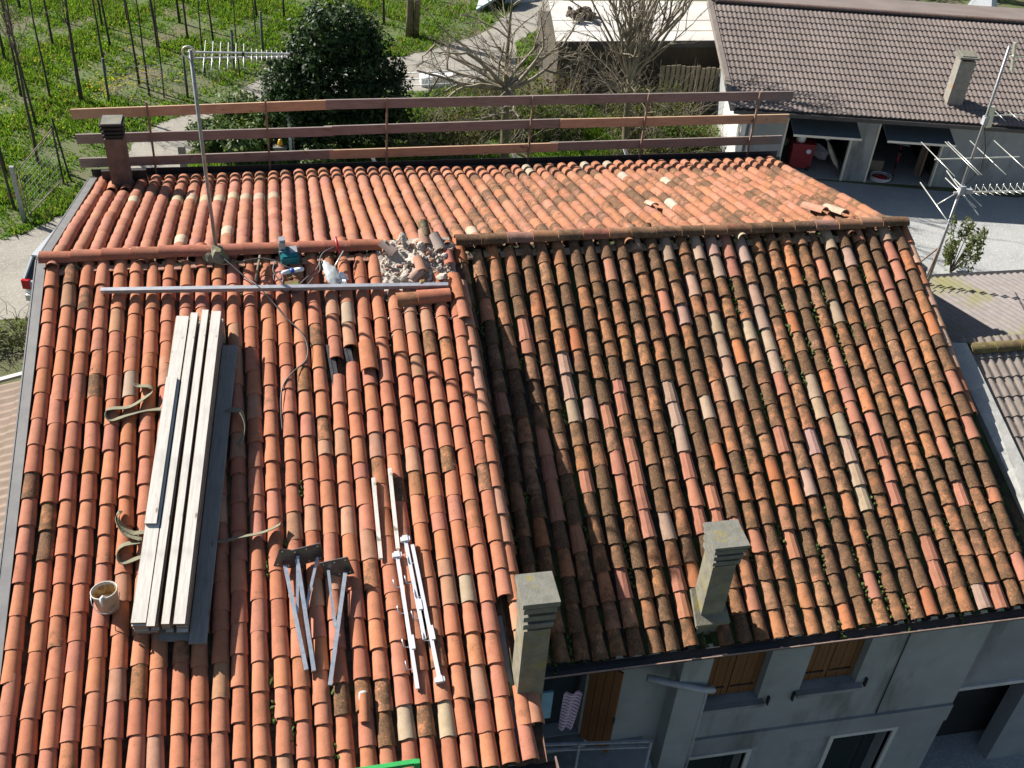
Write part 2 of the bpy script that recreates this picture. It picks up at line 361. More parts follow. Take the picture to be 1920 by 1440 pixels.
VL = [mesh_from('roof_tile', tile_geo(.099+.002*(k % 3-1), .083, .084+.003*(k % 2), th=.015, chip=k), M_TILE) for k in range(7)]
VR = [mesh_from('roof_tile', tile_geo(.104+.003*(k % 3-1), .078, .092+.004*(k % 2), th=.018, chip=k+20), M_TILE) for k in range(8)]

class Slope:
    def __init__(s, ra, rb, ea, eb): s.ra, s.rb, s.ea, s.eb = map(Vector, (ra, rb, ea, eb))
    def frame(s, u):
        p0, p1 = s.ra.lerp(s.rb, u), s.ea.lerp(s.eb, u); d = (p1-p0); L = d.length; d.normalize(); ac = (s.rb-s.ra).normalized()
        n = d.cross(ac).normalized()
        if n.z < 0: n = -n
        x = (-d).cross(n).normalized()
        return p0, d, n, x, L
def sag(x, s, k): return .018*math.sin(x*1.3+k)+.014*math.sin(s*1.7+x*.6+k*2)
def cols_for(S, N, emin, emax, skip, key, start=.02, end=.04, pitch_=.030):
    """placements of cover tiles: list of dicts(M, s, c)"""
    out = []
    for c in range(N):
        u = (c+.5)/N; p0, d, n, x, L = S.frame(u)
        s_ = L + end + random.uniform(-.025, .025); lat = random.uniform(-.008, .008); wob = random.uniform(0, 6)
        row = 0
        while s_ > .24:
            lo = s_; e = random.uniform(emin, emax)
            if random.random() < .05: e *= .62
            if s_-e < .2: e = min(e, s_-.2+.05)
            y0 = lo
            if not skip(c, lo, u, row):
                yaw = random.gauss(0, .014); roll = random.gauss(0, .03); pit = pitch_+random.gauss(0, .005)
                ax = (x + (-d)*yaw).normalized(); ay = (-d - n*pit - x*yaw).normalized(); az = ax.cross(ay).normalized()
                az = (az + ax*roll).normalized(); ax = ay.cross(az).normalized()
                q = p0 + d*lo + x*(lat + .010*math.sin(lo*1.1+wob)+random.gauss(0, .003)) + n*(-.052+.022 + sag(q0x(p0, d, lo), lo, key))
                M = Matrix((ax, ay, az)).transposed().to_4x4(); M.translation = q
                out.append(dict(M=M, s=lo, c=c, row=row))
            s_ -= e; row += 1
    return out
def q0x(p0, d, s): return p0.x + d.x*s
def joined(name, items, geo_of, mat, parent, colour):
    Vs, Fs, Cs, Ss = [], [], [], []; k = 0
    for it in items:
        V, F, S = geo_of(it); M = np.array(it['M']); P = V @ M[:3, :3].T + M[:3, 3]
        Vs.append(P); Fs.append(F+k); k += len(V); Cs.append(np.tile(it['col'], (len(V), 1))); Ss.append(S)
    o = npmesh(name, np.concatenate(Vs), np.concatenate(Fs), mat, np.concatenate(Cs), parent, np.concatenate(Ss))
    o['kind'] = 'stuff'; return o
def place_parts(name, items, mesh_of, parent):
    off = ORG[parent.name]
    for it in items:
        o = bpy.data.objects.new(name, mesh_of(it)); COL.objects.link(o); o.parent = parent; ORG[o.name] = off
        M = it['M'].copy(); M.translation = M.translation - off
        o.matrix_basis = M; o.color = it['col']
def visible(it):
    x, y, z = project(it['M'].translation + Vector((0, 0, .05))); return -15 < x < 1935 and -10 < y < 1450, z
def split300(items, hidden=lambda it: False, n=300):
    vis = [(visible(it)[1], i) for i, it in enumerate(items) if visible(it)[0] and not hidden(it)]
    vis.sort(); pick = set(i for _, i in vis[:n])
    return [items[i] for i in pick], [it for i, it in enumerate(items) if i not in pick]
def jitc(c, k=.08, dirt=0.0):
    f = 1+random.gauss(0, k); return (max(0, c[0]*f), max(0, c[1]*f*(1+random.gauss(0, .02))), max(0, c[2]*f*(1+random.gauss(0, .045))), min(1, max(0, dirt)))
def col_left(it):
    r = random.random()
    if r < .012: return jitc((.42, .32, .225), .06, .15)
    if r < .06: return jitc((.44, .235, .15), .1, random.uniform(.2, .45))
    if r < .11: return jitc((.42, .18, .095), .08, random.uniform(.55, .85))
    d = random.choice((.0, .1, .18, .26, .34, .44))
    if r < .50: return jitc((.49, .20, .112), .065, d)
    if r < .80: return jitc((.45, .175, .10), .065, d)
    return jitc((.46, .19, .122), .065, d)
RUN = {'c': -1, 'k': None, 'n': 0}
def col_right(it):
    c, row, r = it['c'], it['row'], random.random()
    pk = .04+(.20 if 2 < c < 9 and 5 < row < 11 else 0)+(.14 if 8 < c < 14 and row < 5 else 0)+(.06 if c > 22 else 0)
    wh = .03+(.18 if 12 < c < 17 and row > 8 else 0)+(.13 if 16 < c < 24 and 3 < row < 9 else 0)
    if RUN['c'] != c: RUN.update(c=c, n=0)
    kind = RUN['k'] if RUN['n'] > 0 else 'pink' if r < pk else 'pale' if r < pk+wh else 'orange' if r < pk+wh+.05 else 'old'
    if RUN['n'] > 0: RUN['n'] -= 1
    elif kind in ('pink', 'pale') and random.random() < .5: RUN.update(k=kind, n=random.choice((1, 1, 2, 3)))
    it['flat'] = kind in ('pink', 'pale') and random.random() < .65
    if kind == 'pink': return jitc((.42, .185, .12), .08, random.choice((.05, .2, .35)))
    if kind == 'pale': return jitc(random.choice(((.40, .28, .205), (.40, .255, .19), (.40, .30, .205))), .08, random.choice((.05, .2, .35)))
    if kind == 'orange': return jitc((.45, .175, .08), .1, random.uniform(.35, .6))
    return jitc(random.choice(((.41, .18, .088), (.37, .17, .09), (.37, .19, .11))), .1, random.uniform(.58, .90))
def col_back(it):
    x = it['M'].translation.x; r = random.random(); s = it['s']
    if s > 4.4 and x > 4.8 and r < .14: return jitc((.44, .37, .27), .08, .3)
    if s > 4.2: return jitc((.40, .17, .10), .1, random.uniform(.3, .65))
    if 1.4 < x < 3.2 and 3.1 < s < 3.5: return jitc((.44, .34, .24), .06, .25)
    if r < .008: return jitc((.46, .38, .28), .08, .15)
    if x < 4: return jitc(random.choice(((.40, .178, .12), (.385, .165, .108))), .06, random.choice((0, .1, .2, .35)))
    f = min(1, (x-4)/3)
    return jitc(random.choice(((.40, .172, .10), (.39, .178, .115), (.375, .16, .09))), .08, random.uniform(.28, .45+.42*f))

SL = Slope((0.02, 0, H), (5.60, 0, H), (0.0, -7.02, 6.17), (5.55, -7.07, 6.225))
SR = Slope((5.58, 0, H-.01), (12.80, 0, H-.02), (5.70, -5.30, 5.45), (12.79, -5.50, 5.77))
SB = Slope((12.82, 0, H-.02), (0.02, 0, H), (12.72, 4.56, 7.335), (0.02, 4.50, 7.345))

house_l = thing('house', (2.8, 0, 0), 'left terraced house with orange-red barrel-tiled roof being repaired, planks lying on it', 'house')
house_r = thing('house', (9.2, 0, 0), 'right terraced house with darker lichen-stained tiled roof and pale stucco front', 'house')
def slab(S, th, dz, u0=0, u1=1):
    m = MB(); P = []
    for u in (u0, u1):
        p0, d, n, x, L = S.frame(u); P.append((p0 + n*dz, p0 + d*L + n*dz, n))
    a, b, n = P[0]; c, d_, n2 = P[1]
    m.prism([a, b, d_, c], n*(-th)); return m
roof_l = slab(SL, .10, -.105).build('roof', M_CHAN, house_l)
roof_r = slab(SR, .10, -.105).build('roof', M_CHANR, house_r)
UB = (12.82-5.59)/12.80
rb_r = slab(SB, .10, -.105, 0, UB).build('back_roof', M_CHAN, house_r)
rb_l = slab(SB, .10, -.105, UB, 1).build('back_roof', M_CHAN, house_l)

def chan(S, N, name, mat, parent, rad, i0=0, i1=None, e=.36):
    m = MB()
    for c in range(i0, (i1 if i1 is not None else N)+1):
        u = c/N; p0, d, n, x, L = S.frame(min(.999, max(.001, u))); s_ = L+.06
        while s_ > .15:
            e1 = e*random.uniform(.85, 1.15); t0, t1 = s_, max(.02, s_-e1-.05); P = []
            for (ss, rr, zz) in ((t0, rad*.86, .018), (t1, rad, -.006)):
                q = p0 + d*ss + n*(-.088+zz)
                for k in range(5):
                    a = math.pi*(k/4); P.append(q - x*rr*math.cos(a) + n*(rr*.62*(1-math.sin(a))))
            k = len(m.v); m.add(P, [(i, i+1, 5+i+1, 5+i) for i in range(4)], True); s_ -= e1
    o = m.build(name, mat, parent); o['kind'] = 'stuff'; return o
chan(SL, 26, 'channel_tiles', M_CHAN, roof_l, .085); chan(SR, 30, 'channel_tiles', M_CHANR, roof_r, .085)
chan(SB, 57, 'channel_tiles', M_CHAN, rb_r, .085, 0, 32); chan(SB, 57, 'channel_tiles', M_CHAN, rb_l, .085, 33, 57)

def skip_l(c, s, u, row):
    x = u*5.58
    if s < .98 and 4.42 < x: return True                         # demolished patch by the ridge
    if 3.58 < x < 3.78 and 2.0 < s < 2.42: return True            # lifted tiles, metal brackets show
    if 3.80 < x < 4.0 and 1.95 < s < 2.28: return True
    if x > 5.3 and 5.7 < s < 6.92: return True                    # chimney
    return False
itL = cols_for(SL, 26, .335, .395, skip_l, 1, pitch_=.026)
for it in itL: it['col'] = col_left(it)
def under_stack(it):
    p = it['M'].translation; d = -p.y/math.cos(PL); x0 = 1.72-.43*(d-1.3)/4.3
    return 1.5 < d < 5.4 and x0 < p.x < x0+.5
nearL, farL = split300(itL, under_stack)
place_parts('roof_tile', nearL, lambda it: random.choice(VL), roof_l); joined('roof_tiles', farL, lambda it: GL, M_TILES, roof_l, None)
def skip_r(c, s, u, row):
    x = 5.6+u*7.2
    return 7.90 < x < 8.36 and s > 5.55 or (x < 5.75 and s < .3)
itR = cols_for(SR, 30, .325, .40, skip_r, 4, pitch_=.036)
for it in itR: it['col'] = col_right(it)
nearR, farR = split300(itR)
place_parts('roof_tile', nearR, lambda it: ME['F'] if it['flat'] else random.choice(VR), roof_r); joined('roof_tiles', farR, lambda it: GRF if it['flat'] else GR, M_TILES, roof_r, None)
itB = cols_for(SB, 57, .335, .375, lambda c, s, u, row: (.28 < 12.82-12.8*u < .72 and 3.86 < s < 4.25), 2)
for it in itB: it['col'] = col_back(it)
joined('roof_tiles', [it for it in itB if it['M'].translation.x >= 5.59], lambda it: GB, M_TILES, rb_r, None)
joined('roof_tiles', [it for it in itB if it['M'].translation.x < 5.59], lambda it: GB, M_TILES, rb_l, None)

# verge tiles: turned over the right edges
def verge(S, u, x_off, name, parent, colf, s0, s1, rollv, mesh, drop=.02):
    p0, d, n, x, L = S.frame(u); s_ = s1; its = []
    while s_ > s0:
        e = random.uniform(.34, .40); ay = (-d - n*.05).normalized()
        az = (n*math.cos(rollv) + x*math.sin(rollv)).normalized(); ax = ay.cross(az).normalized(); az = ax.cross(ay)
        M = Matrix((ax, ay, az)).transposed().to_4x4(); M.translation = p0 + d*s_ + x*x_off - n*drop
        it = dict(M=M, s=s_, c=0, row=9); it['col'] = colf(it); its.append(it); s_ -= e
    place_parts(name, its, lambda it: mesh, parent)
verge(SL, 1, .02, 'verge_tile', roof_l, lambda it: jitc(random.choice(((.50, .24, .15), (.48, .20, .11), (.50, .27, .19))), .06, random.choice((.05, .2, .35))), .95, 7.05, R(14), ME['L'], .03)
verge(SR, 1, .02, 'verge_tile', roof_r, lambda it: jitc(random.choice(((.50, .30, .21), (.42, .17, .09), (.52, .36, .27))), .06, random.choice((.1, .3, .5))), .2, 3.3, R(22), ME['R'], .06)

# ridge caps
def ridge(x0, x1, step, parent, colf, y=0.0, dz=.0, name='ridge_tile', top=.035):
    x = x0; its = []
    while x < x1-.1:
        e = step*random.uniform(.93, 1.07)
        M = Matrix.Rotation(R(-90)+random.gauss(0, .012), 4, 'Z') @ Matrix.Rotation(-.035, 4, 'X') @ Matrix.Rotation(random.gauss(0, .03), 4, 'Y')
        zz = H+dz+top+.012*math.sin(x*1.1)-.0*x; M.translation = Vector((x, y+random.gauss(0, .006), zz))
        it = dict(M=M, s=x, c=0, row=0); it['col'] = colf(it); its.append(it); x += e
    place_parts(name, its, lambda it: ME_RID, parent)
ridge(-.06, 4.42, .385, house_l, lambda it: jitc((.36, .135, .09), .08, random.choice((.25, .4, .5))))
ridge(5.62, 12.52, .375, house_r, lambda it: jitc(random.choice(((.30, .15, .085), (.27, .15, .09), (.34, .19, .145), (.31, .12, .08))), .1, random.uniform(.55, .9) if it['s'] < 11 else random.uniform(.3, .8)), dz=.0)
# mortar and tile slips closing the gaps under the ridge
def slips(S, N, parent, colr, skip=lambda x: False):
    m = MB(); mo = MB()
    for c in range(1, N):
        u = c/N; p0, d, n, x, L = S.frame(u)
        if skip(p0.x): continue
        if random.random() < .8:
            Mx = Matrix((x, -d, n)).transposed()
            m.box(p0 + d*(.20+random.uniform(-.02, .02)) + n*.008, (.085*random.uniform(.8, 1.2), .11, .018), Mx @ Matrix.Rotation(random.gauss(-.15, .1), 3, 'X'))
        for k in range(2):
            mo.chunk(p0 + d*random.uniform(.12, .2) + x*random.uniform(-.1, .1) + n*.0, (.045, .04, .03), random.random())
    o = m.build('tile_slips', colr, parent); o['kind'] = 'stuff'
    o = mo.build('mortar_bed', M_MOSSRIDGE, parent); o['kind'] = 'stuff'
M_SLIPL = pmat('slip_red', (.42, .22, .15), (.33, .17, .11), 9, .9); M_SLIPR = pmat('slip_buff', (.30, .20, .135), (.20, .135, .09), 9, .9)
slips(SL, 26, roof_l, M_SLIPL, lambda x: x > 4.4); slips(SR, 30, roof_r, M_SLIPR)
# moss growing along the channels of the right roof and in a few gaps of the left one
def moss(S, N, parent, pick, cnt):
    m = MB(); rr = random.Random(3)
    for i in range(cnt):
        c = pick(rr); u = min(.999, c/N); p0, d, n, x, L = S.frame(u); s_ = rr.uniform(.5, L-.05); ln = rr.uniform(.05, .30)
        for k in range(int(ln/.045)+1):
            m.chunk(p0 + d*(s_+k*.055+rr.uniform(-.02, .02)) + x*rr.uniform(-.028, .028) - n*rr.uniform(.022, .04), (.03*rr.uniform(.4, 1.2), .045*rr.uniform(.6, 1.5), .02*rr.uniform(.6, 1.3)), rr.random())
    o = m.build('moss', M_MOSS, parent); o['kind'] = 'stuff'
moss(SR, 30, roof_r, lambda r: 30-int(abs(r.gauss(0, 6))) if r.random() < .72 else r.randint(1, 29), 150)
moss(SL, 26, roof_l, lambda r: r.randint(11, 25), 18)

# left verge flashing, gutters
m = MB()
for S, sgn in ((SL, 0), (SB, 1)):
    p0, d, n, x, L = S.frame(sgn); X = Vector((-1, 0, 0))
    a, b = p0 + n*.03, p0 + d*(L+.03) + n*.03
    m.prism([a + X*.135, a + X*-.0, b + X*-.0, b + X*.135], -n*.035)
    m.prism([a + X*.138 + n*.006, a + X*.123 + n*.006, b + X*.123 + n*.006, b + X*.138 + n*.006], -n*.22)
m.build('verge_flashing', M_FLASH, house_l)
m = MB(); m.bar((-.18, 0, H+.03), (-.02, 0, H+.03), .30, .02); 
def ugutter(p, q, wd, ht, out, th=.012):
    p, q = Vector(p), Vector(q); out = Vector(out).normalized(); up = Vector((0, 0, 1)); m = MB()
    def strip(a, b): m.prism([p+a, p+b, q+b, q+a], (b-a).normalized().cross((q-p).normalized())*th)
    prev = None
    for k in range(9):
        t = math.pi*k/8; c = out*(wd/2*(1-math.cos(t))) - up*(ht*math.sin(t))
        if prev is not None: strip(prev, c)
        prev = c
    return m
gb = MB(); gb.bb(-.1, 12.86, 4.62, 4.64, 7.20, 7.34); gb.bb(-.1, 12.86, 4.62, 4.80, 7.19, 7.205); gb.bb(-.1, 12.86, 4.785, 4.80, 7.19, 7.395)
gb.build('back_gutter', M_GUTTER, house_r)
ugutter((5.70, -5.35, 5.40), (12.86, -5.55, 5.72), .15, .085, (0, -1, 0)).build('front_gutter', M_GUTTER, house_r)
m = MB()
for a, b in ((5.66, 7.0), (7.0, 7.9), (8.02, 10.4), (10.4, 12.86)):
    m.bar((a, -5.502-.0278*(a-5.7), 5.403+(a-5.7)*.0444), (b-.01, -5.502-.0278*(b-5.7), 5.403+(b-5.7)*.0444), .014, .016)
m.build('gutter_lip', M_LIP, house_r)
ugutter((0, -7.06, 6.10), (5.72, -7.06, 6.10), .15, .085, (0, -1, 0)).build('front_gutter', M_GUTTER, house_l)
m = MB(); m.bar((0, -7.212, 6.105), (5.73, -7.212, 6.105), .014, .016); m.bar((5.725, -7.05, 6.105), (5.725, -7.22, 6.105), .016, .1)
m.build('gutter_lip', M_LIP, house_l)
# zinc patch beside the near chimney
def LS(x, d, h): return Vector((x, -d*math.cos(PL) - h*math.sin(PL), H - d*math.sin(PL) + h*math.cos(PL)))
LX, LD, LN = Vector((1, 0, 0)), Vector((0, -math.cos(PL), -math.sin(PL))), Vector((0, -math.sin(PL), math.cos(PL)))
LM = Matrix((LX, -LD, LN)).transposed()
m = MB(); m.prism([LS(5.22, 5.75, -.01), LS(5.40, 5.75, -.01), LS(5.40, 7.25, -.01), LS(5.22, 7.25, -.01)], LN*.006); m.build('zinc_flashing', M_FLASH, house_l)

# walls
def wall_holes(m, x0, x1, z0, z1, y, th, holes):
    xs = sorted({x0, x1, *[h[0] for h in holes], *[h[1] for h in holes]}); zs = sorted({z0, z1, *[h[2] for h in holes], *[h[3] for h in holes]})
    full = lambda i, j: 0 <= i < len(xs)-1 and 0 <= j < len(zs)-1 and not any(h[0] <= (xs[i]+xs[i+1])/2 <= h[1] and h[2] <= (zs[j]+zs[j+1])/2 <= h[3] for h in holes)
    for i in range(len(xs)-1):
        for j in range(len(zs)-1):
            if not full(i, j): continue
            a, b, c, d = xs[i], xs[i+1], zs[j], zs[j+1]
            m.add([(a, y, c), (b, y, c), (b, y, d), (a, y, d)], [(0, 1, 2, 3)]); m.add([(a, y+th, c), (b, y+th, c), (b, y+th, d), (a, y+th, d)], [(3, 2, 1, 0)])
            if not full(i-1, j): m.add([(a, y, c), (a, y, d), (a, y+th, d), (a, y+th, c)], [(0, 1, 2, 3)])
            if not full(i+1, j): m.add([(b, y, c), (b, y+th, c), (b, y+th, d), (b, y, d)], [(0, 1, 2, 3)])
            if not full(i, j-1): m.add([(a, y, c), (a, y+th, c), (b, y+th, c), (b, y, c)], [(0, 1, 2, 3)])
            if not full(i, j+1): m.add([(a, y, d), (b, y, d), (b, y+th, d), (a, y+th, d)], [(0, 1, 2, 3)])
    return m
def gable(m, x, th, prof):    # prof: (y,z)
    m.prism([(x, y, z) for y, z in prof], (th, 0, 0))
m = MB(); m.bb(.02, 5.52, -6.62, -6.32, 0, 6.05); m.bb(.02, 5.52, 4.05, 4.35, 0, 7.12)
gable(m, .02, .28, [(-6.3, 0), (4.04, 0), (4.04, 7.16), (0, 8.1), (-6.3, 6.1)]); gable(m, 5.34, .2, [(-6.3, 0), (4.04, 0), (4.04, 7.16), (0, 8.1), (-6.3, 6.1)])
m.build('wall', M_STUCCO, house_l)
W1, W2, D1, D2, WL = (8.48, 9.36, 3.71, 5.2), (9.98, 10.85, 3.79, 5.22), (8.54, 9.46, 0, 2.42), (10.86, 11.85, .55, 2.46), (5.75, 6.74, 3.45, 5.2)
m = MB(); wall_holes(m, 5.56, 12.72, 0, 5.42, -5.05, .34, [W1, W2, D1, D2, WL])
m.bb(5.56, 12.72, 4.05, 4.35, 0, 7.12); gable(m, 12.46, .26, [(-4.69, 0), (4.04, 0), (4.04, 7.16), (0, 8.15), (-4.69, 6.05)])
m.build('wall', M_STUCCO, house_r)
m = MB(); m.bb(8.46, 12.71, -5.095, -5.052, 2.55, 2.93); m.build('wall_band', M_STUCCO2, house_r)
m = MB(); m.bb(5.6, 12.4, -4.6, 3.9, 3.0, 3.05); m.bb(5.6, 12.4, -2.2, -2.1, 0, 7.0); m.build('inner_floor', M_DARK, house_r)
for i, (a, b, c, d) in enumerate((W1, W2)):
    t = MB()
    for k in range(2):
        xa, xb = (a+.01, (a+b)/2-.005) if k == 0 else ((a+b)/2+.005, b-.01)
        s = MB(); n_ = 5
        for j in range(n_): s.bb(xa+(xb-xa)*j/n_+.003, xa+(xb-xa)*(j+1)/n_-.003, -4.93+.004*(j % 2), -4.89, c+.03, d-.01)
        leaf = s.build('shutter', M_SHUT, house_r)
        h = MB(); h.bb(xa+.02, xb-.06, -4.944, -4.934, c+.20, c+.225); h.build('strap_hinge', M_BLACK, leaf)
    s = MB(); s.bb(a-.06, b+.08, -5.15, -4.9, c-.07, c-.002); s.build('window_sill', M_STUCCO2, house_r)
for x, z in ((9.52, 3.58), (9.90, 3.60), (11.0, 3.72), (8.40, 3.35), (7.12, 3.55)):
    s = MB(); s.bb(x-.012, x+.012, -5.10, -5.052, z, z+.17); s.build('shutter_catch', M_BLACK, house_r)
for (a, b, c, d) in (D1, D2):
    s = MB(); f = .07
    s.bb(a-f, a, -5.085, -4.99, c, d+f); s.bb(b, b+f, -5.085, -4.99, c, d+f); s.bb(a, b, -5.085, -4.99, d, d+f)
    fr = s.build('door_frame' if c == 0 else 'window_frame', M_WHITE, house_r)
    s = MB(); s.bb(a, b, -4.80, -4.77, c, d); s.build('pane', M_GLASS, fr)
# open shutter leaf, reveal, pilaster, drainpipe
s = MB(); A, B = Vector((6.76, -5.09, 0)), Vector((7.08, -5.42, 0)); dv = (B-A).normalized()
for j in range(4): s.bar(A.lerp(B, (j+.04)/4)+Vector((0, 0, 4.32)), A.lerp(B, (j+.96)/4)+Vector((0, 0, 4.32)), .035, 1.74)
leaf = s.build('shutter', M_SHUT, house_r); leaf['label'] = 'open brown shutter leaf beside the balcony window'
s = MB(); s.box(A.lerp(B, .9)+Vector((.02, -.03, 4.2)), (.03, .03, .12)); s.build('shutter_handle', M_BLACK, leaf)
s = MB(); s.bb(5.5, 6.8, -5.25, -5.052, 3.36, 3.44); s.build('window_sill', M_STUCCO2, house_r)
s = MB(); s.bb(5.8, 6.7, -4.85, -4.82, 3.46, 5.19); s.build('window_pane', M_GLASS, house_r)
s = MB(); s.bb(7.93, 8.34, -5.33, -5.052, 0, 5.15); s.build('pilaster', M_STUCCO, house_r)
s = MB(); s.tube([(7.5, -5.25, 4.80), (8.24, -5.42, 4.62), (8.40, -5.40, 4.56), (8.43, -5.22, 4.42), (8.43, -5.18, 4.2), (8.43, -5.18, 0)], .05, 8); s.build('drainpipe', M_GREYP, house_r)
s = MB(); s.tube([(8.6, -5.065, 5.33), (9.4, -5.068, 5.30), (10.6, -5.068, 5.31), (11.4, -5.066, 5.27), (11.42, -5.066, 2.95)], .009, 5); s.build('wall_cable', M_BLACK, house_r)
s = MB(); s.bb(7.4, 8.5, -6.6, -5.34, 2.50, 2.62); s.build('porch_slab', M_STUCCO2, house_r)

# chimneys (parts of the houses)
def chimney(parent, x0, x1, y0, y1, zb, zt, mat, capmat, lay, name='chimney', over=.05, lid=.05, dark=None, lh=.07):
    c = MB(); c.bb(x0, x1, y0, y1, zb, zt); ch = c.build(name, mat, parent)
    z = zt; s = MB(); g = MB()
    for i in range(lay):
        o = over*(.35+.65*(i+1)/lay)
        g.bb(x0+.03, x1-.03, y0+.03, y1-.03, z+.001, z+lh*.42)
        s.bb(x0-o, x1+o, y0-o, y1+o, z+lh*.42, z+lh); z += lh
    s.build('cap_course', capmat, ch); g.build('flue_slots', dark or M_DARK, ch)
    s = MB(); s.bb(x0-over-.02, x1+over+.02, y0-over-.02, y1+over+.02, z+.03, z+.03+lid); s.build('chimney_lid', capmat, ch)
    g = MB(); g.bb(x0+.05, x1-.05, y0+.05, y1-.05, z+.0005, z+.031); g.build('flue_opening', M_DARK, ch)
    return ch
chimney(house_l, 5.41, 5.70, -6.42, -6.10, 5.3, 7.50, M_CHIM, M_CAPG, 3, over=.03, lid=.07, lh=.125)
chimney(house_r, 8.05, 8.35, -5.22, -4.92, 5.4, 6.80, M_CHIM, M_CAPG, 3, over=.05, lid=.045, lh=.11)
chimney(house_l, .34, .65, 3.98, 4.28, 7.0, 8.32, M_CHIMB, M_DARK, 3, over=.02, lid=.025)
ch = MB(); ch.bb(.335, .655, 3.95, 4.31, 8.575, 8.61); ch.build('chimney_cap', M_CAPG, house_l)
ch = MB(); ch.bb(.14, .88, 4.335, 4.40, 7.2, 7.58); ch.build('chimney_flashing', M_GUTTER, house_l)
ch = MB(); ch.prism([(7.97, -5.31, 5.80), (8.42, -5.31, 5.80), (8.39, -4.90, 6.04), (7.99, -4.90, 6.04)], (0, -.02, .06)); ch.build('chimney_mortar', M_CHIM, house_r)

# metal brackets under the lifted tiles, on the left roof
for x, d0, d1 in ((3.70, 1.72, 2.42), (3.93, 1.80, 2.26)):
    s = MB(); s.bar(LS(x-.03, d0, .0), LS(x+.02, d1, .0), .035, .05, LN); s.bar(LS(x+.02, d0, .01), LS(x+.07, d1, .01), .05, .02, LN); s.build('tile_bracket', M_DSTEEL, house_l)

# ------------------------------------------------------------------ right neighbour, left lean-to
def wave_tile(wd, L, ribs, amp, th=.02, seg=4):
    n = ribs*seg; V = []
    for y, dz in ((0, .0), (L, 0)):
        for t in (0, th):
            for i in range(n+1):
                ph = (i/seg) % 1; z = amp*max(0, math.sin(math.pi*min(1, ph/.72))) if ph < .72 else 0
                V.append((-wd/2+wd*i/n, y, z - t))
    k = n+1; V += V[:2*k]; F = []; S = []
    for i in range(n):
        F.append((i, i+1, 2*k+i+1, 2*k+i)); S.append(True); F.append((4*k+i+1, 4*k+i, 5*k+i, 5*k+i+1)); S.append(False)
    return np.array(V), np.array(F), np.array(S)
def concrete_roof(S, nc, e, geo, mesh, parent, name='roof_tile', s_end=.05, pit=.055, limit=300, mat=None, hide=None):
    its = []
    for c in range(nc):
        u = (c+.5)/nc; p0, d, n, x, L = S.frame(u); rows = int(round((L+s_end)/e))
        for r_ in range(rows):
            s_ = L + s_end - r_*e
            ay = (-d - n*pit).normalized(); ax = x; az = ax.cross(ay).normalized(); ax = ay.cross(az)
            M = Matrix((ax, ay, az)).transposed().to_4x4(); M.translation = p0 + d*s_ + n*.02
            its.append(dict(M=M, s=s_, c=c, row=r_, col=(1, 1, 1, 0)))
    a, b = split300(its, n=limit)
    place_parts(name, a, lambda it: mesh, parent)
    if b:
        o = joined(name+'s', b, lambda it: geo, mat, parent, None)
nb = thing('house', (14.5, 0, 0), 'lower neighbouring house with grey concrete tiles, joined to the right end', 'house')
NF = Slope((13.30, -1.78, 7.16), (17.5, -1.75, 7.16), (13.30, -4.75, 6.02), (17.5, -4.72, 6.02))
slab(NF, .12, -.03).build('roof', M_NTILE, nb); 
g = wave_tile(.30, .40, 2, .035); g_mesh = mesh_from('roof_tile', g, M_NTILE)
concrete_roof(NF, 14, .34, g, g_mesh, nb, mat=M_NTILE)
m = MB(); P0, P1, E0, E1 = Vector((12.83, -1.75, 7.17)), Vector((17.5, -1.75, 7.17)), Vector((12.83, 1.42, 6.42)), Vector((17.5, 1.42, 6.42))
nrib = 34; V = []
for k in range(nrib*4+1):
    t = k/(nrib*4); z = .024*math.sin(k*math.pi/2)
    V += [P0.lerp(P1, t)+Vector((0, 0, z)), E0.lerp(E1, t)+Vector((0, 0, z))]
m.add(V, [(2*i, 2*i+2, 2*i+3, 2*i+1) for i in range(nrib*4)], True)
m.build('back_roof', M_SHEET, nb)
m = MB(); m.bb(12.85, 17.5, 1.43, 1.56, 6.28, 6.40); m.build('gutter', M_GUTTER, nb)
its = []
for k in range(10):
    M = Matrix.Rotation(R(-90), 4, 'Z'); M.translation = Vector((13.36+.42*k, -1.77, 7.18)); its.append(dict(M=M, col=jitc((.17, .15, .06), .08, .6)))
place_parts('ridge_tile', its, lambda it: ME_RID, nb)
m = MB(); m.prism([(13.08, -1.60, 7.22), (13.33, -1.72, 7.27), (13.42, -4.78, 6.10), (13.12, -4.78, 6.07)], (0, 0, -.28)); m.build('verge_coping', M_COPING, nb)
m = MB(); wall_holes(m, 12.73, 17.5, 0, 6.0, -4.42, .3, [(13.35, 14.75, 0, 2.3)]); m.build('wall', M_STUCCO2, nb); m = MB(); m.bb(12.76, 17.5, 1.1, 1.35, 0, 6.35); m.build('back_wall', M_STUCCO2, nb)
m = MB(); m.prism([(12.82, -1.5, 7.05), (13.10, -1.6, 7.10), (13.14, -4.7, 5.98), (12.84, -4.7, 5.95)], (0, 0, -.2)); m.build('valley_flashing', M_CHANR, nb)
m = MB(); m.bb(13.27, 13.35, -4.47, -4.38, 0, 2.38); m.bb(13.35, 14.8, -4.47, -4.38, 2.3, 2.38); m.build('door_frame', M_WHITE, nb)
m = MB(); m.bb(12.9, 17.3, -3.85, -3.75, 0, 5.8); m.build('dark_inner_wall', M_DARK, nb)  # dark sheet added close behind the doorway so the opening looks unlit

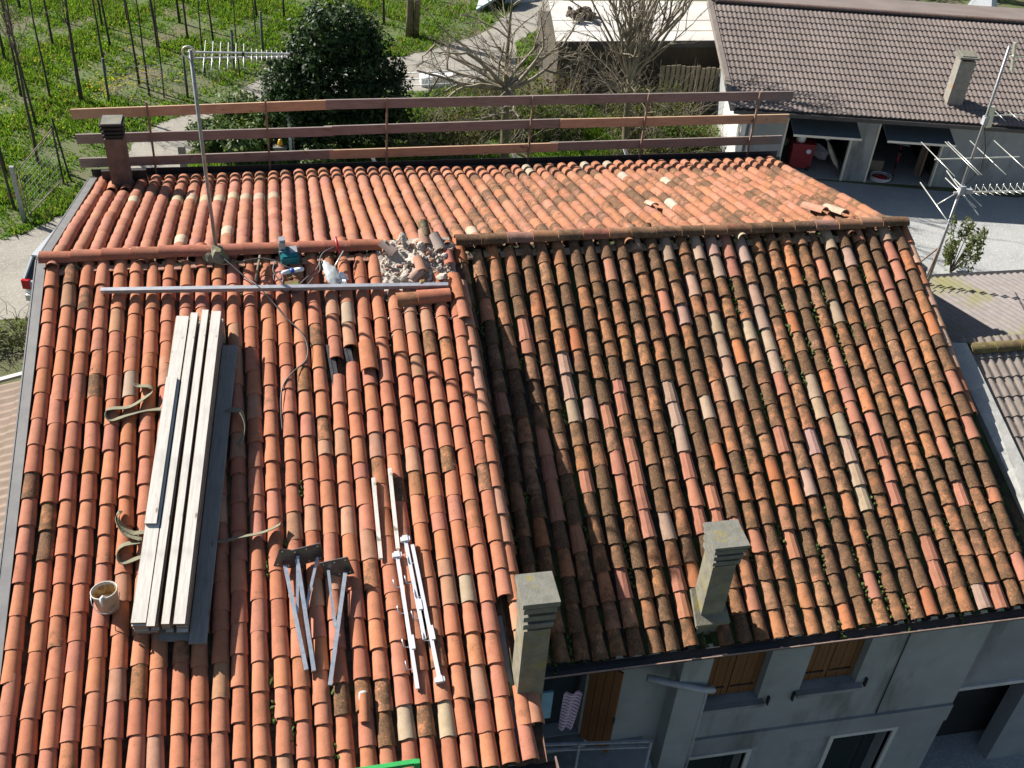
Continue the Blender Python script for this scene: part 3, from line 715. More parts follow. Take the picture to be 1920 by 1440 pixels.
lt = thing('lean_to', (-1.6, 0, 0), 'low lean-to with buff ribbed roof tiles beside the left gable', 'building')
LT = Slope((-.22, 4.3, 5.0), (-.22, -6, 5.0), (-3.8, 4.3, 4.05), (-3.8, -6, 4.05))
LT = Slope((-.22, -6, 5.0), (-.22, 2.35, 5.0), (-3.8, -6, 4.05), (-3.8, 2.35, 4.05))
slab(LT, .12, -.03).build('roof', M_LTILE, lt); g2 = wave_tile(.40, .42, 2, .045); concrete_roof(LT, 21, .36, g2, mesh_from('roof_tile', g2, M_LTILE), lt, mat=M_LTILE)
m = MB(); m.bar((-3.9, 2.42, 4.12), (-.2, 2.42, 5.08), .10, .05); m.build('flashing', M_FLASH, lt)
m = MB(); m.bb(-3.6, -.3, -5.9, 2.25, 0, 4.0); m.build('wall', M_STUCCO2, lt)

# ------------------------------------------------------------------ guard rail behind the far eave
gr = thing('guard_rail', (6.4, 4.85, 7.2), 'temporary guard rail of three wooden board rows behind the far eave', 'guard rail')
def board(x0, x1, z0, z1, mat, y=4.86, ht=.175):
    s = MB(); s.bar((x0, y, z0), (x1, y, z1), .035, ht); b = s.build('board', mat, gr); return b
b = board(-.26, 4.12, 8.40, 8.49, M_RAILL, 4.865); b['label'] = 'pale larch board at the left end of the top row'
board(4.03, 8.45, 8.50, 8.515, M_RAILD, 4.85); board(7.73, 12.97, 8.50, 8.50, M_RAILD, 4.895)
board(-.26, 4.12, 7.95, 7.99, M_RAILD, 4.85); board(3.98, 8.42, 7.99, 8.04, M_RAILD, 4.88)
b = board(8.36, 12.96, 8.045, 8.05, M_RAILL, 4.85); b['label'] = 'light orange board at the right of the middle row'
board(-.28, 4.12, 7.50, 7.545, M_RAILD, 4.85); b = board(4.05, 8.35, 7.54, 7.57, M_RAILL, 4.845); b['label'] = 'light orange board in the bottom row'
board(8.2, 12.92, 7.575, 7.60, M_RAILD, 4.86)
for x in (.98, 2.97, 5.09, 7.77, 9.99, 12.22):
    s = MB(); s.bar((x, 4.80, 7.0), (x+.02, 4.80, 8.62), .035, .035, (1, 0, 0)); s.build('post', M_RUST, gr)
for x in (.98, 5.09, 7.77, 9.99):
    s = MB(); s.bar((x-.30, 4.97, 7.52), (x-.06, 4.88, 7.02), .08, .06, (1, 0, 0)); s.build('brace', M_WENAM, gr)

# ------------------------------------------------------------------ tv antennas
def antenna_left():
    t = thing('tv_antenna', (2.25, 0, 8.35), 'tall single-mast antenna with horizontal boom standing on the left ridge', 'antenna')
    s = MB(); s.tube([(2.26, -.02, 8.35), (2.245, -.01, 9.9), (2.24, 0, 11.30)], .024, 8); s.build('mast', M_MAST, t)
    s = MB(); s.bar((2.2, 0, 11.27), (3.45, 0, 11.235), .02, .02); s.bar((2.2, 0, 11.19), (3.40, 0, 11.20), .02, .02); b = s.build('boom', M_GALV, t)
    for i in range(6):
        x = 2.40+.095*i; l = .50-.025*i; e = MB(); e.tube([(x, l, 11.23), (x, -l, 11.21)], .0065, 5); e.build('element', M_SILV, b)
    for i in range(8):
        x = 2.97+.062*i; l = .20-.016*i; e = MB(); e.tube([(x, l, 11.23), (x, -l, 11.21)], .006, 5); e.build('element', M_SILV, b)
    e = MB(); e.torus((2.215, 0, 11.27), .075, .012, (0, 1, .1), 16); e.build('cable_loop', M_SILV, t)
    e = MB(); e.box((3.46, 0, 11.23), (.04, .05, .06)); e.box((2.87, 0, 11.23), (.03, .05, .07)); e.build('boom_clamps', M_BLACK, t)
    e = MB(); e.chunk((2.30, -.10, 8.43), (.13, .16, .12), 3, 2); e.chunk((2.16, -.12, 8.39), (.10, .10, .08), 5, 2); e.build('mortar_base', M_CHIM, t)
antenna_left()
def antenna_right():
    X, Y = 14.46, 1.12
    t = thing('tv_antenna', (X, Y, 6.4), 'large multi-array antenna with tripod beyond the right gable', 'antenna')
    s = MB(); s.tube([(X, Y, 6.4), (X, Y, 9.6), (X-.03, Y, 10.85)], .022, 8); s.tube([(X-.05, Y-.05, 6.4), (X-.03, Y-.03, 8.2)], .02, 6); s.build('mast', M_MAST, t)
    s = MB(); s.tube([(X-.55, Y+.1, 6.55), (X-.02, Y, 7.25)], .016, 5); s.tube([(X-.35, Y-.35, 6.55), (X-.02, Y, 7.3)], .016, 5); s.build('strut', M_RUST, t)
    s = MB(); s.bar((13.78, Y, 8.95), (15.35, Y, 8.95), .018, .018); b = s.build('boom', M_SILV, t)
    for x, l in ((13.83, .62), (14.27, .60), (14.32, .6), (14.75, .62), (15.2, .60)):
        e = MB(); e.tube([(x+.03, Y+l, 8.97), (x-.03, Y-l, 8.95)], .008, 5); e.build('element', M_SILV, b)
    s = MB(); s.bar((14.35, Y, 8.32), (16.6, Y+.02, 8.27), .03, .03); b = s.build('boom', M_SILV, t)
    for i in range(14):
        x = 14.75+.13*i; e = MB(); e.tube([(x, Y+.16, 8.33), (x, Y, 8.30), (x, Y-.16, 8.33)], .006, 4); e.tube([(x, Y+.02, 8.45), (x, Y+.01, 8.30)], .006, 4); e.build('element', M_SILV, b)
    for (x0, y0, z0, x1, y1, z1) in ((14.1, 1.75, 8.2, 14.02, .42, 8.05), (14.72, 2.0, 8.28, 14.66, .72, 8.1), (14.08, 1.1, 8.1, 14.46, 1.12, 8.35), (14.45, 1.6, 8.35, 14.62, .8, 8.2), (14.55, 1.5, 8.38, 14.72, .8, 8.22)):
        e = MB(); e.tube([(x0, y0, z0), (x1, y1, z1)], .011, 5); e.build('dipole', M_SILV, t)
    s = MB(); s.bar((14.50, Y, 10.68), (15.6, Y+.05, 10.62), .018, .018); s.bar((14.5, Y, 10.9), (14.62, Y, 10.45), .06, .03); s.build('upper_boom', M_SILV, t)
    s = MB(); s.bar((14.42, Y, 9.70), (15.6, Y+.05, 9.68), .016, .016)
    for x in (14.7, 14.95, 15.2): s.tube([(x, Y+.17, 9.71), (x, Y-.17, 9.68)], .006, 4)
    s.bar((14.5, Y, 9.85), (14.55, Y, 9.5), .05, .1); s.build('middle_boom', M_SILV, t)
    for c_, z_ in (((X, Y-.03, 8.38), (.10, .08, .16)), ((X+.14, Y-.03, 8.35), (.12, .06, .08)), ((X, Y, 9.62), (.08, .08, .14))): e = MB(); e.box(c_, z_); e.build('junction_box', M_GREYP, t)
    e = MB(); e.tube([(X+.03, Y, 9.5), (X+.2, Y, 9.1), (X+.24, Y, 8.75), (X+.05, Y, 8.45)], .01, 5); e.build('antenna_cable', M_BLACK, t)
antenna_right()

# ------------------------------------------------------------------ plank stack
BX = Vector((-.43, 0, 0)); A0 = LS(1.78, 1.30, 0); A1 = LS(1.35, 5.56, 0); axd = (A1-A0).normalized()
sx = (LX - axd*LX.dot(axd)).normalized(); SM = Matrix((sx, -axd, LN)).transposed()
plank_mesh = {}
def plank(cx, l0, l1, wd, h, th, label, group='planks in the stack on the left roof', mat=M_PLANK, twist=0.0):
    """cx: offset across from the stack's left edge, l0..l1 along it, h: height of the underside over the roof plane"""
    c = A0 + sx*cx + axd*(l0+l1)/2 + LN*(h+th/2)
    m = MB(); L = l1-l0; b = .004
    a_, t_, l_ = wd/2, th/2, L/2
    prof = [(-a_+b, -t_), (a_-b, -t_), (a_, -t_+b), (a_, t_-b), (a_-b, t_), (-a_+b, t_), (-a_, t_-b), (-a_, -t_+b)]
    m.prism([(x, -l_, z) for x, z in prof], (0, L, 0))
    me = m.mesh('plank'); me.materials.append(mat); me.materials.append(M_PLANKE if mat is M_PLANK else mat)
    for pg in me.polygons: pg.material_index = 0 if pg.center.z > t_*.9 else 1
    o = bpy.data.objects.new('plank', me); COL.objects.link(o)
    M = (SM @ Matrix.Rotation(twist, 3, 'Z')).to_4x4(); M.translation = c; o.matrix_world = M; ORG[o.name] = c
    return tag(o, label, 'plank', group)
NLAY, TH, GAP = 8, .033, .0055; TOPX = ((.088, .16), (.224, .092), (.364, .088), (.507, .126))
ORD = ('top', 'second', 'third', 'fourth', 'fifth', 'sixth', 'seventh', 'lowest'); COLN = ('left-edge', 'inner left', 'inner right', 'right-edge')
rp = random.Random(5)
for k in range(NLAY):
    for j in range(4):
        top = k == NLAY-1
        d0, d1 = rp.uniform(-.05, .05), rp.uniform(-.06, .0) + (.03 if top else 0)
        lab = '%s plank of the big stack, in the %s layer counted down from the top' % (COLN[j], ORD[NLAY-1-k])
        if top: lab = ('top-layer plank at the left edge of the stack, half under the short one', 'top-layer plank second from the left edge of the stack', 'top-layer plank third from the left, between two dark gaps', 'top-layer plank at the right edge of the stack, above the wide shaded one')[j]
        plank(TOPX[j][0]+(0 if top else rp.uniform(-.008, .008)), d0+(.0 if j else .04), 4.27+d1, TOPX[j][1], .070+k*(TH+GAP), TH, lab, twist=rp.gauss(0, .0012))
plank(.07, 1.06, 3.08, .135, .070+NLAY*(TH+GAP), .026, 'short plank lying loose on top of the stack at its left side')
plank(.68, .33, 4.38, .19, .062, .045, 'wide plank darkened for shade, lying low along the right side of the stack', mat=M_PLANKSH)
plank(.40, .10, 4.33, .36, .020, .045, 'wide base plank under the stack, its end poking out below', mat=M_PLANKSH)

# slings
def sling(label, pts, sides):
    s = MB()
    for p, w_ in zip(pts, sides): s.ribbon(p, w_, .082, .009)
    o = s.build('lifting_sling', M_SLING, org=pts[0][0]); tag(o, label, 'sling', 'lifting slings under the plank stack')
def smooth(pts, n=5):
    P = [Vector(p) for p in pts]; out = []
    for i in range(len(P)-1):
        p0, p1, p2, p3 = P[max(0, i-1)], P[i], P[i+1], P[min(len(P)-1, i+2)]
        for k in range(n):
            t = k/n; out.append(.5*((2*p1)+(p2-p0)*t+(2*p0-5*p1+4*p2-p3)*t*t+(3*p1-p0-3*p2+p3)*t**3))
    out.append(P[-1]); return out
up = (LN*.5 + LD*.85).normalized(); fl = (LD*.9+LN*.3).normalized()
sling('olive canvas sling across the middle of the plank stack, looped end at its left', [smooth([LS(1.75, 2.62, .07), LS(1.42, 2.60, .07), LS(1.2, 2.66, .085), LS(1.0, 2.72, .08), LS(.93, 2.64, .085), LS(.97, 2.56, .09), LS(1.2, 2.55, .09), LS(1.4, 2.42, .10), LS(1.47, 2.34, .11), LS(1.42, 2.28, .12), LS(1.30, 2.25, .10), LS(1.26, 2.20, .09)]), smooth([LS(1.75, 2.62, .07), LS(2.2, 2.66, .07), LS(2.43, 2.72, .12), LS(2.54, 2.78, .15), LS(2.58, 2.95, .12), LS(2.55, 3.12, .10), LS(2.50, 3.22, .09)])], [up, fl])
sling('olive canvas sling across the lower part of the stack, straight tail pointing right', [smooth([LS(1.6, 4.33, .06), LS(1.42, 4.30, .07), LS(1.28, 4.30, .09), LS(1.15, 4.16, .11), LS(1.16, 4.02, .11), LS(1.12, 4.12, .12), LS(1.22, 4.32, .12), LS(1.40, 4.42, .10), LS(1.20, 4.45, .09), LS(1.14, 4.55, .08), LS(1.20, 4.66, .07), LS(1.40, 4.60, .06)]), smooth([LS(1.6, 4.33, .06), LS(2.2, 4.50, .07), LS(2.5, 4.48, .085), LS(2.75, 4.45, .085), LS(2.93, 4.38, .09), LS(2.96, 4.34, .10)])], [up, (LD*.7+LN*.7).normalized()])

# bucket and brush
BM = (Matrix.Rotation(R(-6), 3, 'X') @ Matrix.Rotation(R(-4), 3, 'Y'))
bc = LS(1.07, 5.18, .045); bk = thing('bucket', bc, 'dirty white bucket with brown residue standing left of the plank stack', 'bucket')
s = MB(); s.lathe([(0, .0), (.115, .0), (.138, .24), (.146, .242), (.146, .262), (.136, .262), (.132, .24), (.112, .03)], bc, 20, BM); s.build('shell', M_BUCKET, bk)
s = MB(); s.lathe([(.1285, .225), (.1145, .05), (0, .045)], bc, 20, BM); s.build('residue', M_RESID, bk)
s = MB(); s.tube([bc + BM @ Vector((.155*math.cos(a), -.155*math.sin(a)-.02*math.sin(a), .20-.13*math.sin(a))) for a in np.linspace(0, math.pi, 9)], .005, 5); s.build('handle', M_STEEL, bk)
s = MB(); s.tube([bc + BM @ Vector((.02, .03, .12)), bc + BM @ Vector((.005, -.12, .27)), bc + BM @ Vector((-.005, -.175, .295)), bc + BM @ Vector((-.01, -.19, .20))], [.016, .018, .018, .012], 6)
o = s.build('brush_handle', M_WENAM, org=bc); o.name = 'paint_brush'; tag(o, 'pale brush handle sticking out of the bucket', 'brush')

# long bar, battens
s = MB(); s.bar(LS(.77, .66, .10), LS(5.40, .865, .10), .055, .07, LN); tag(s.build('steel_bar', M_GALV, org=LS(.77, .62, .08)), 'long pale galvanised bar lying across the tiles below the left ridge', 'bar')
def batten(a, b, label):
    s = MB(); s.bar(a, b, .045, .045, LN); tag(s.build('wood_batten', M_PLANK, org=a), label, 'batten', 'short battens on the left roof')
batten(LS(4.09, 3.86, .10), LS(4.08, 4.94, .10), 'left one of two short pale battens above the white clamp poles')
batten(LS(4.30, 3.75, .11), LS(4.29, 4.84, .11), 'right one of two short battens, greyer, touching the white clamp poles')

# brackets with square plates
def bracket(foot, head, plate_c, brace_head, brace_foot, rollp, label):
    t = thing('support_bracket', foot, label, 'bracket', 'galvanised brackets on the left roof')
    s = MB(); s.bar(foot, head, .045, .045, LN); s.build('post', M_STEEL, t)
    s = MB(); s.bar(brace_foot, brace_head, .032, .032, LN); s.build('brace', M_STEEL, t)
    d = (Vector(head)-Vector(foot)).normalized(); x = (LX - d*LX.dot(d)).normalized(); y = d.cross(x)
    Mx = Matrix((x, y, d)).transposed() @ Matrix.Rotation(R(-28), 3, 'X') @ Matrix.Rotation(rollp, 3, 'Z')
    s = MB(); s.box(plate_c, (.34, .25, .010), Mx); pl = s.build('plate', M_DSTEEL, t)
    s = MB()
    for a, b in ((-.13, -.09), (.13, -.09), (-.13, .09), (.13, .09), (0, -.09), (0, .09)):
        s.lathe([(0, -.009), (.010, -.009), (.010, .009), (0, .009)], Vector(plate_c)+Mx @ Vector((a, b, 0)), 6, Mx, False)
    s.build('bolt_hole_glints', M_SILV, pl)  # bright discs imitate sunlight coming through the plate's holes
bracket(LS(3.16, 6.17, .10), LS(2.99, 4.93, .14), LS(3.06, 4.86, .16), LS(3.14, 4.86, .22), LS(3.095, 5.5, .10), R(24), 'left support bracket, crossed by the middle one')
bracket(LS(3.24, 6.19, .10), LS(3.13, 4.90, .20), LS(3.25, 4.84, .19), LS(3.36, 4.88, .17), LS(3.19, 5.48, .11), R(-6), 'middle support bracket, lying against the left one')
bracket(LS(3.40, 6.37, .10), LS(3.66, 5.10, .16), LS(3.57, 5.03, .16), LS(3.47, 5.06, .18), LS(3.50, 5.72, .11), R(-22), 'right support bracket, lying alone with its plate towards the battens')

# white clamp poles
def clamp_pole(a, b, ht, hooks, label, foot):
    a, b = Vector(a), Vector(b); t = thing('clamp_pole', b, label, 'pole', 'white clamp poles on the left roof')
    s = MB(); s.bar(a, b, .04, .04, LN); s.build('tube', M_WENAM, t)
    d = (b-a).normalized(); x = d.cross(LN).normalized()
    if ht is not None:
        p = a if ht == 0 else b; s = MB(); s.bar(p - x*.055, p + x*.055, .05, .06, LN); s.bar(p - d*.04, p + d*.03, .06, .075, LN); s.build('head', M_WENAM, t)
    s = MB(); s.bar(a.lerp(b, .62) - x*.02, a.lerp(b, .72) - x*.02, .05, .055, LN); s.build('sleeve', M_WENAM, t)
    for f in hooks:
        p = a.lerp(b, f); s = MB(); s.tube([p, p - x*.0 + LN*.02 - x*(-.07), p + x*.085 + LN*.03, p + x*.09 + LN*.03 - d*.09, p + x*.085 - d*.10 + LN*.02], .0055, 5); s.build('hook', M_STEEL, t)
clamp_pole(LS(4.27, 4.93, .13), LS(4.33, 6.53, .115), 0, (.25, .45, .70, .86), 'left white clamp pole with cross head at its upper end', None)
clamp_pole(LS(4.385, 4.74, .14), LS(4.47, 5.98, .12), 0, (.45, .8), 'middle white clamp pole, shortest of the three', None)
clamp_pole(LS(4.46, 4.82, .135), LS(4.58, 6.46, .115), 1, (.14, .40, .72), 'right white clamp pole with its head at the lower end', None)

# loose tiles lying about
def loose(M, mesh, col, label, cat='tile', name='loose_tile', group=None):
    o = bpy.data.objects.new(name, mesh.copy()); COL.objects.link(o); o.matrix_world = M; o.color = col; ORG[o.name] = M.translation.copy()
    return tag(o, label, cat, group)
def slopeM(p, yaw, roll=0, pit=0, base=LM): 
    M = (base @ Matrix.Rotation(yaw, 3, 'Z') @ Matrix.Rotation(roll, 3, 'Y') @ Matrix.Rotation(pit, 3, 'X')).to_4x4(); M.translation = p; return M
loose(slopeM(LS(4.20, 2.22, .055), .03, .10), ME_RID, (.48, .19, .10, .35), 'wide broken ridge tile dropped among the tiles beside the metal brackets')
loose(slopeM(LS(4.66, 1.06, .055), R(-88)), ME_RID, (.38, .17, .09, .6), 'mossy loose ridge tile lying crosswise below the steel bar')
loose(slopeM(LS(4.95, 1.05, .075), R(-87)), ME_RID, (.44, .165, .10, .2), 'redder loose ridge tile overlapping the mossy one below the steel bar')
loose(slopeM(LS(5.56, 1.45, .05), .03), ME['L'], (.45, .19, .12, .2), 'loose tile hanging at the broken top of the step between roofs')
loose(slopeM(LS(5.54, 1.12, .07), .05), ME['L'], (.45, .17, .09, .5), 'loose tile at the right end of the steel bar')
wt = loose(slopeM(LS(3.74, 6.80, .06), -.06, 0, .12), mesh_from('loose_tile', tile_geo(.062, .055, .06, .30), M_TILE), (.46, .19, .10, .2), 'small tile piece with white mortar tip near the lower eave')
s = MB(); s.lathe([(.052, 0), (.056, .05), (.045, .085), (.0, .10)], LS(3.745, 6.56, .075), 10, LM @ Matrix.Rotation(R(-80), 3, 'X')); o = s.build('mortar_lump', M_BAG, org=LS(3.74, 6.6, .05)); tag(o, 'white mortar lump capping the small tile piece near the lower eave', 'mortar')
BX_, BD, BN = Vector((1, 0, 0)), Vector((0, math.cos(PB), -math.sin(PB))), Vector((0, math.sin(PB), math.cos(PB)))
BMx = Matrix((BX_, BD, BN)).transposed()
def BS(x, d, h): return Vector((x, d*math.cos(PB) + h*math.sin(PB), H - d*math.sin(PB) + h*math.cos(PB)))
loose(slopeM(BS(12.05, .50, .05), .3, .1, 0, BMx), ME['L'], (.44, .36, .27, .2), 'pale tile lying loose near the right end of the ridge on the far slope')
loose(slopeM(BS(11.80, .70, .045), .42, 0, 0, BMx), ME['L'], (.46, .25, .18, .1), 'pinkish tile lying askew beside the pale loose one on the far slope')
loose(slopeM(BS(9.12, 1.35, .075), .25, .05, 0, BMx), mesh_from('loose_tile', tile_geo(.08, .07, .05, .22), M_TILE), (.46, .36, .28, .15), 'pale half tile lying alone in the middle of the far slope')

# ------------------------------------------------------------------ broken ridge patch: rubble
rub = MB(); crumb = MB(); rr = random.Random(11)
for i in range(420):
    x = rr.triangular(4.42, 5.58, 5.25); d = rr.triangular(-.16, .90, .45); sz = rr.choice((.012, .016, .022, .03, .045))
    if abs(x-4.85) < .16 and abs(d-.26) < .12: continue
    hh = max(0, .16-.28*abs(d-.25)) * max(0, 1-((x-5.05)/.62)**2)
    (rub if rr.random() < .8 else crumb).chunk(LS(x, d, .012+hh*rr.uniform(.2, .8)), (sz*rr.uniform(.8, 1.5), sz*rr.uniform(.8, 1.4), sz*rr.uniform(.5, 1)), rr.random())
for i in range(90):
    c = rr.randint(21, 25); p0, dd_, n_, x_, L_ = SL.frame(c/26); rub.chunk(p0 + dd_*rr.triangular(.9, 1.9, .95) + x_*rr.uniform(-.05, .05) + n_*rr.uniform(-.03, .02), (rr.uniform(.008, .022),)*3, rr.random())
tag(rub.build('mortar_rubble', M_MORTAR), 'heap of crumbled grey mortar where the ridge is broken open', 'rubble', kind='stuff')
tag(crumb.build('tile_crumbs', M_SLIPL), 'terracotta crumbs scattered through the broken mortar', 'rubble', kind='stuff')
bed = MB(); nx, ny = 22, 16; V = []
for j in range(ny):
    for i in range(nx):
        x, d = lerp(4.42, 5.60, i/(nx-1)), lerp(-.18, .92, j/(ny-1)); edge = min(i, nx-1-i, j, ny-1-j)
        h = (.015+rr.uniform(-.008, .012) - .05*math.exp(-((x-4.85)/.14)**2-((d-.26)/.12)**2) + .06*math.exp(-((x-5.1)/.3)**2-((d-.28)/.3)**2)) if edge > 0 else -.12
        V.append(LS(x, d, h))
bed.add(V, [(j*nx+i, j*nx+i+1, (j+1)*nx+i+1, (j+1)*nx+i) for j in range(ny-1) for i in range(nx-1)][::1])
bed.f = [tuple(reversed(f)) for f in bed.f]
o = bed.build('mortar_bed', M_MORTAR, house_l)
for i, (x, d, h, sz, lab) in enumerate(((5.34, .70, .10, (.10, .075, .05), 'largest white-grey mortar lump at the lower right of the broken patch'), (5.42, .36, .14, (.075, .06, .05), 'rounded mortar lump high on the right of the broken patch'), (4.62, .40, .09, (.055, .05, .045), 'single mortar lump lying left of the broken patch between tiles'),
    (4.80, .66, .09, (.09, .06, .05), 'jagged mortar lump above the right part of the steel bar'), (5.10, .12, .12, (.09, .06, .05), 'grey mortar lump near the top centre of the broken patch'), (5.05, .78, .09, (.085, .05, .045), 'mossy mortar piece resting against the steel bar'), (4.60, .02, .10, (.16, .05, .045), 'long strip of ridge mortar left of the broken patch'), (4.86, -.03, .11, (.11, .06, .055), 'pale strip of ridge mortar near the top of the broken patch'))):
    s = MB(); s.chunk(LS(x, d, h), sz, i+20, 2); tag(s.build('mortar_lump', M_MORTAR if i != 5 else M_BRICKM, org=LS(x, d, 0)), lab, 'mortar', 'mortar lumps on the broken ridge')
for (x, d, h, yaw, roll, pit, c, lab) in ((5.20, -.05, .10, .1, 0, .25, (.30, .26, .16, .8), 'dark mossy tile upended at the top of the broken patch'), (5.18, .08, .07, .06, 0, .2, (.42, .26, .19, .3), 'tile end stacked under the upended mossy one'), (4.88, .74, .07, -.7, .5, 0, (.46, .30, .25, .15), 'pink broken tile slanting above the steel bar'),
    (5.07, .60, .10, .15, .2, 0, (.45, .24, .16, .2), 'broken tile piece in the centre of the rubble'), (5.38, .22, .13, .2, -.4, .3, (.42, .34, .30, .1), 'mortar-covered tile standing at the right side of the rubble'), (4.72, .24, .10, .9, .3, .2, (.40, .30, .26, .2), 'greyish tile shard leaning at the left of the rubble'), (5.48, .5, .10, .05, .2, 0, (.46, .16, .11, .1), 'dark red tile shard at the right edge of the rubble')):
    loose(slopeM(LS(x, d, h), yaw, roll, pit), mesh_from('tile_shard', tile_geo(.085, .072, .075, .26), M_TILE), c, lab, 'tile', 'tile_shard', 'broken tiles at the open ridge')

# ------------------------------------------------------------------ tools and small stuff by the mast
t = thing('power_tool', LS(3.23, .25, .05), 'teal plastic power tool case with grey grip just below the ridge', 'tool')
Mx = LM @ Matrix.Rotation(R(6), 3, 'Z')
s = MB(); s.box(LS(3.25, .20, .12), (.25, .22, .13), Mx); s.box(LS(3.25, .20, .19), (.21, .18, .02), Mx); s.build('case', M_TEAL, t)
s = MB(); s.bar(LS(3.16, .11, .20), LS(3.165, .13, .36), .10, .09, LX); s.box(LS(3.165, .12, .37), (.085, .075, .03), Mx); s.build('grip', M_GREYP, t)
s = MB(); s.box(LS(3.16, .20, .185), (.10, .012, .05), Mx); s.box(LS(3.31, .16, .202), (.10, .12, .006), Mx); s.build('label_plate', M_GREYP, t)
t = thing('hammer', LS(3.96, .3, .05), 'hammer with red grip leaning on the ridge beside the plastic bag', 'hammer')
s = MB(); s.tube([LS(3.90, -.02, .22), LS(3.945, .20, .12)], [.022, .018], 8); s.build('grip', M_RED, t)
s = MB(); s.tube([LS(4.0, .18, .14), LS(3.82, .50, .09)], .011, 6); s.build('shaft', M_SILV, t)
s = MB(); s.tube([LS(2.85, .16, .10), LS(2.78, .58, .07)], .017, 7); tag(s.build('wooden_stick', M_TWIGP, org=LS(2.8, .4, .05)), 'short pale round stick lying below the ridge between mast and tool', 'stick')
s = MB(); bm = bmesh.new(); bmesh.ops.create_icosphere(bm, subdivisions=3, radius=1)
rr = random.Random(2)
for v in bm.verts:
    q = v.co; k = 1+.16*math.sin(q.x*7+q.z*5)*math.sin(q.y*9+1)+rr.uniform(-.05, .05); v.co = LS(3.80, .52, .09) + LM @ (Matrix.Rotation(.35, 3, 'Z') @ Vector((q.x*.085*k*(1.15-.35*q.y), q.y*.24*k, q.z*.05*k)))
bm.verts.index_update(); s.add([v.co for v in bm.verts], [[v.index for v in f.verts] for f in bm.faces], True); bm.free()
tag(s.build('plastic_bag', M_BAG, org=LS(3.8, .5, .05)), 'crumpled translucent plastic bag lying above the steel bar', 'bag')
t = thing('work_glove', LS(3.96, .62, .06), 'white work glove lying right of the plastic bag', 'glove')
s = MB(); s.chunk(LS(3.965, .60, .09), (.05, .085, .028), 8, 2)
for k in range(4): s.tube([LS(3.935+.018*k, .66, .09), LS(3.935+.022*k, .74-.01*abs(k-1.5), .075)], [.012, .009], 6)
s.tube([LS(4.0, .60, .09), LS(4.03, .65, .075)], [.012, .009], 6); s.build('fabric', M_GLOVE, t)
t = thing('cable_connector', LS(3.27, .48, .06), 'white and blue cable plug lying among the black cables', 'plug')
s = MB(); s.tube([LS(3.13, .52, .12), LS(3.16, .51, .12), LS(3.25, .49, .12)], [.018, .032, .034], 8); s.tube([LS(3.30, .48, .12), LS(3.42, .46, .12), LS(3.44, .46, .12)], [.034, .034, .02], 8); s.build('plug', M_WENAM, t)
s = MB(); s.tube([LS(3.25, .49, .12), LS(3.30, .48, .12)], .038, 10); s.build('blue_ring', M_BLUE, t)
s = MB(); s.box(LS(3.26, .68, .055), (.17, .11, .07), LM @ Matrix.Rotation(.25, 3, 'Z')); s.box(LS(3.24, .56, .075), (.06, .07, .07), LM @ Matrix.Rotation(.5, 3, 'Z')); tag(s.build('brick_piece', M_BRICKM, org=LS(3.26, .68, .03)), 'mossy brick piece lying under the cable plug', 'brick')
def cable(label, pts, r=.008, n=6, mat=M_BLACK):
    s = MB(); s.tube(smooth(pts, n), r, 5); tag(s.build('cable', mat, org=pts[0]), label, 'cable', 'loose cables on the left roof')
M_CABLE = pmat('grey_cable', (.10, .10, .105), (.07, .07, .075), 20, .5, bump=0)
cable('long grey cable running from the mast over the steel bar down the tiles', [LS(2.32, .15, .12), LS(2.48, .34, .11), LS(2.66, .55, .09), LS(2.80, .74, .15), LS(3.0, 1.0, .08), LS(3.14, 1.24, .07), LS(3.33, 1.5, .07), LS(3.41, 1.74, .07), LS(3.38, 1.98, .06), LS(3.22, 2.15, .07), LS(3.08, 2.34, .06), LS(3.03, 2.6, .05), LS(3.03, 3.0, -.01)], .009, 6, M_CABLE)
cable('black cable looping between the brick piece and the bag', [LS(3.05, .30, .10), LS(3.02, .45, .10), LS(3.10, .62, .09), LS(3.25, .80, .08), LS(3.45, .62, .10), LS(3.62, .45, .11), LS(3.68, .25, .12), LS(3.75, .16, .13), LS(3.88, .10, .14)], .010, 6, M_CABLE)
cable('black cable arcing left of the plug', [LS(2.62, .25, .10), LS(2.85, .22, .11), LS(3.05, .28, .11), LS(3.2, .40, .12), LS(3.3, .44, .12)], .008, 6, M_CABLE)
cable('black cable ring tangled beneath the power tool', [LS(3.1, .74, .08), LS(3.15, .58, .09), LS(3.08, .46, .09), LS(3.02, .56, .09), LS(3.1, .78, .08), LS(3.28, .86, .07), LS(3.42, .78, .08), LS(3.55, .62, .10), LS(3.65, .50, .11), LS(3.66, .34, .12)], .008, 6, M_CABLE)
# small stone and white pebble on the tiles
s = MB(); s.chunk(LS(4.80, 2.32, .06), (.032, .032, .026), 6, 1); tag(s.build('pebble', M_BAG, org=LS(4.80, 2.32, .04)), 'small white pebble caught between two tile columns near the right edge', 'pebble')

# green hoist frame at the eave
t = thing('hoist_frame', (3.9, -7.3, 5.2), 'bright green metal frame sticking up at the lower eave', 'frame')
s = MB(); s.bar((2.95, -7.26, 6.67), (4.20, -7.24, 6.69), .05, .05); s.build('top_bar', M_GREEN, t)
for x in (2.95, 4.20):
    s = MB(); s.bar((x, -7.25, 4.4), (x, -7.25, 6.72), .05, .06, (1, 0, 0)); s.build('leg', M_GREEN, t)
s = MB(); s.bar((2.97, -7.25, 5.6), (4.18, -7.25, 5.6), .04, .04); s.build('cross_bar', M_GREEN, t)

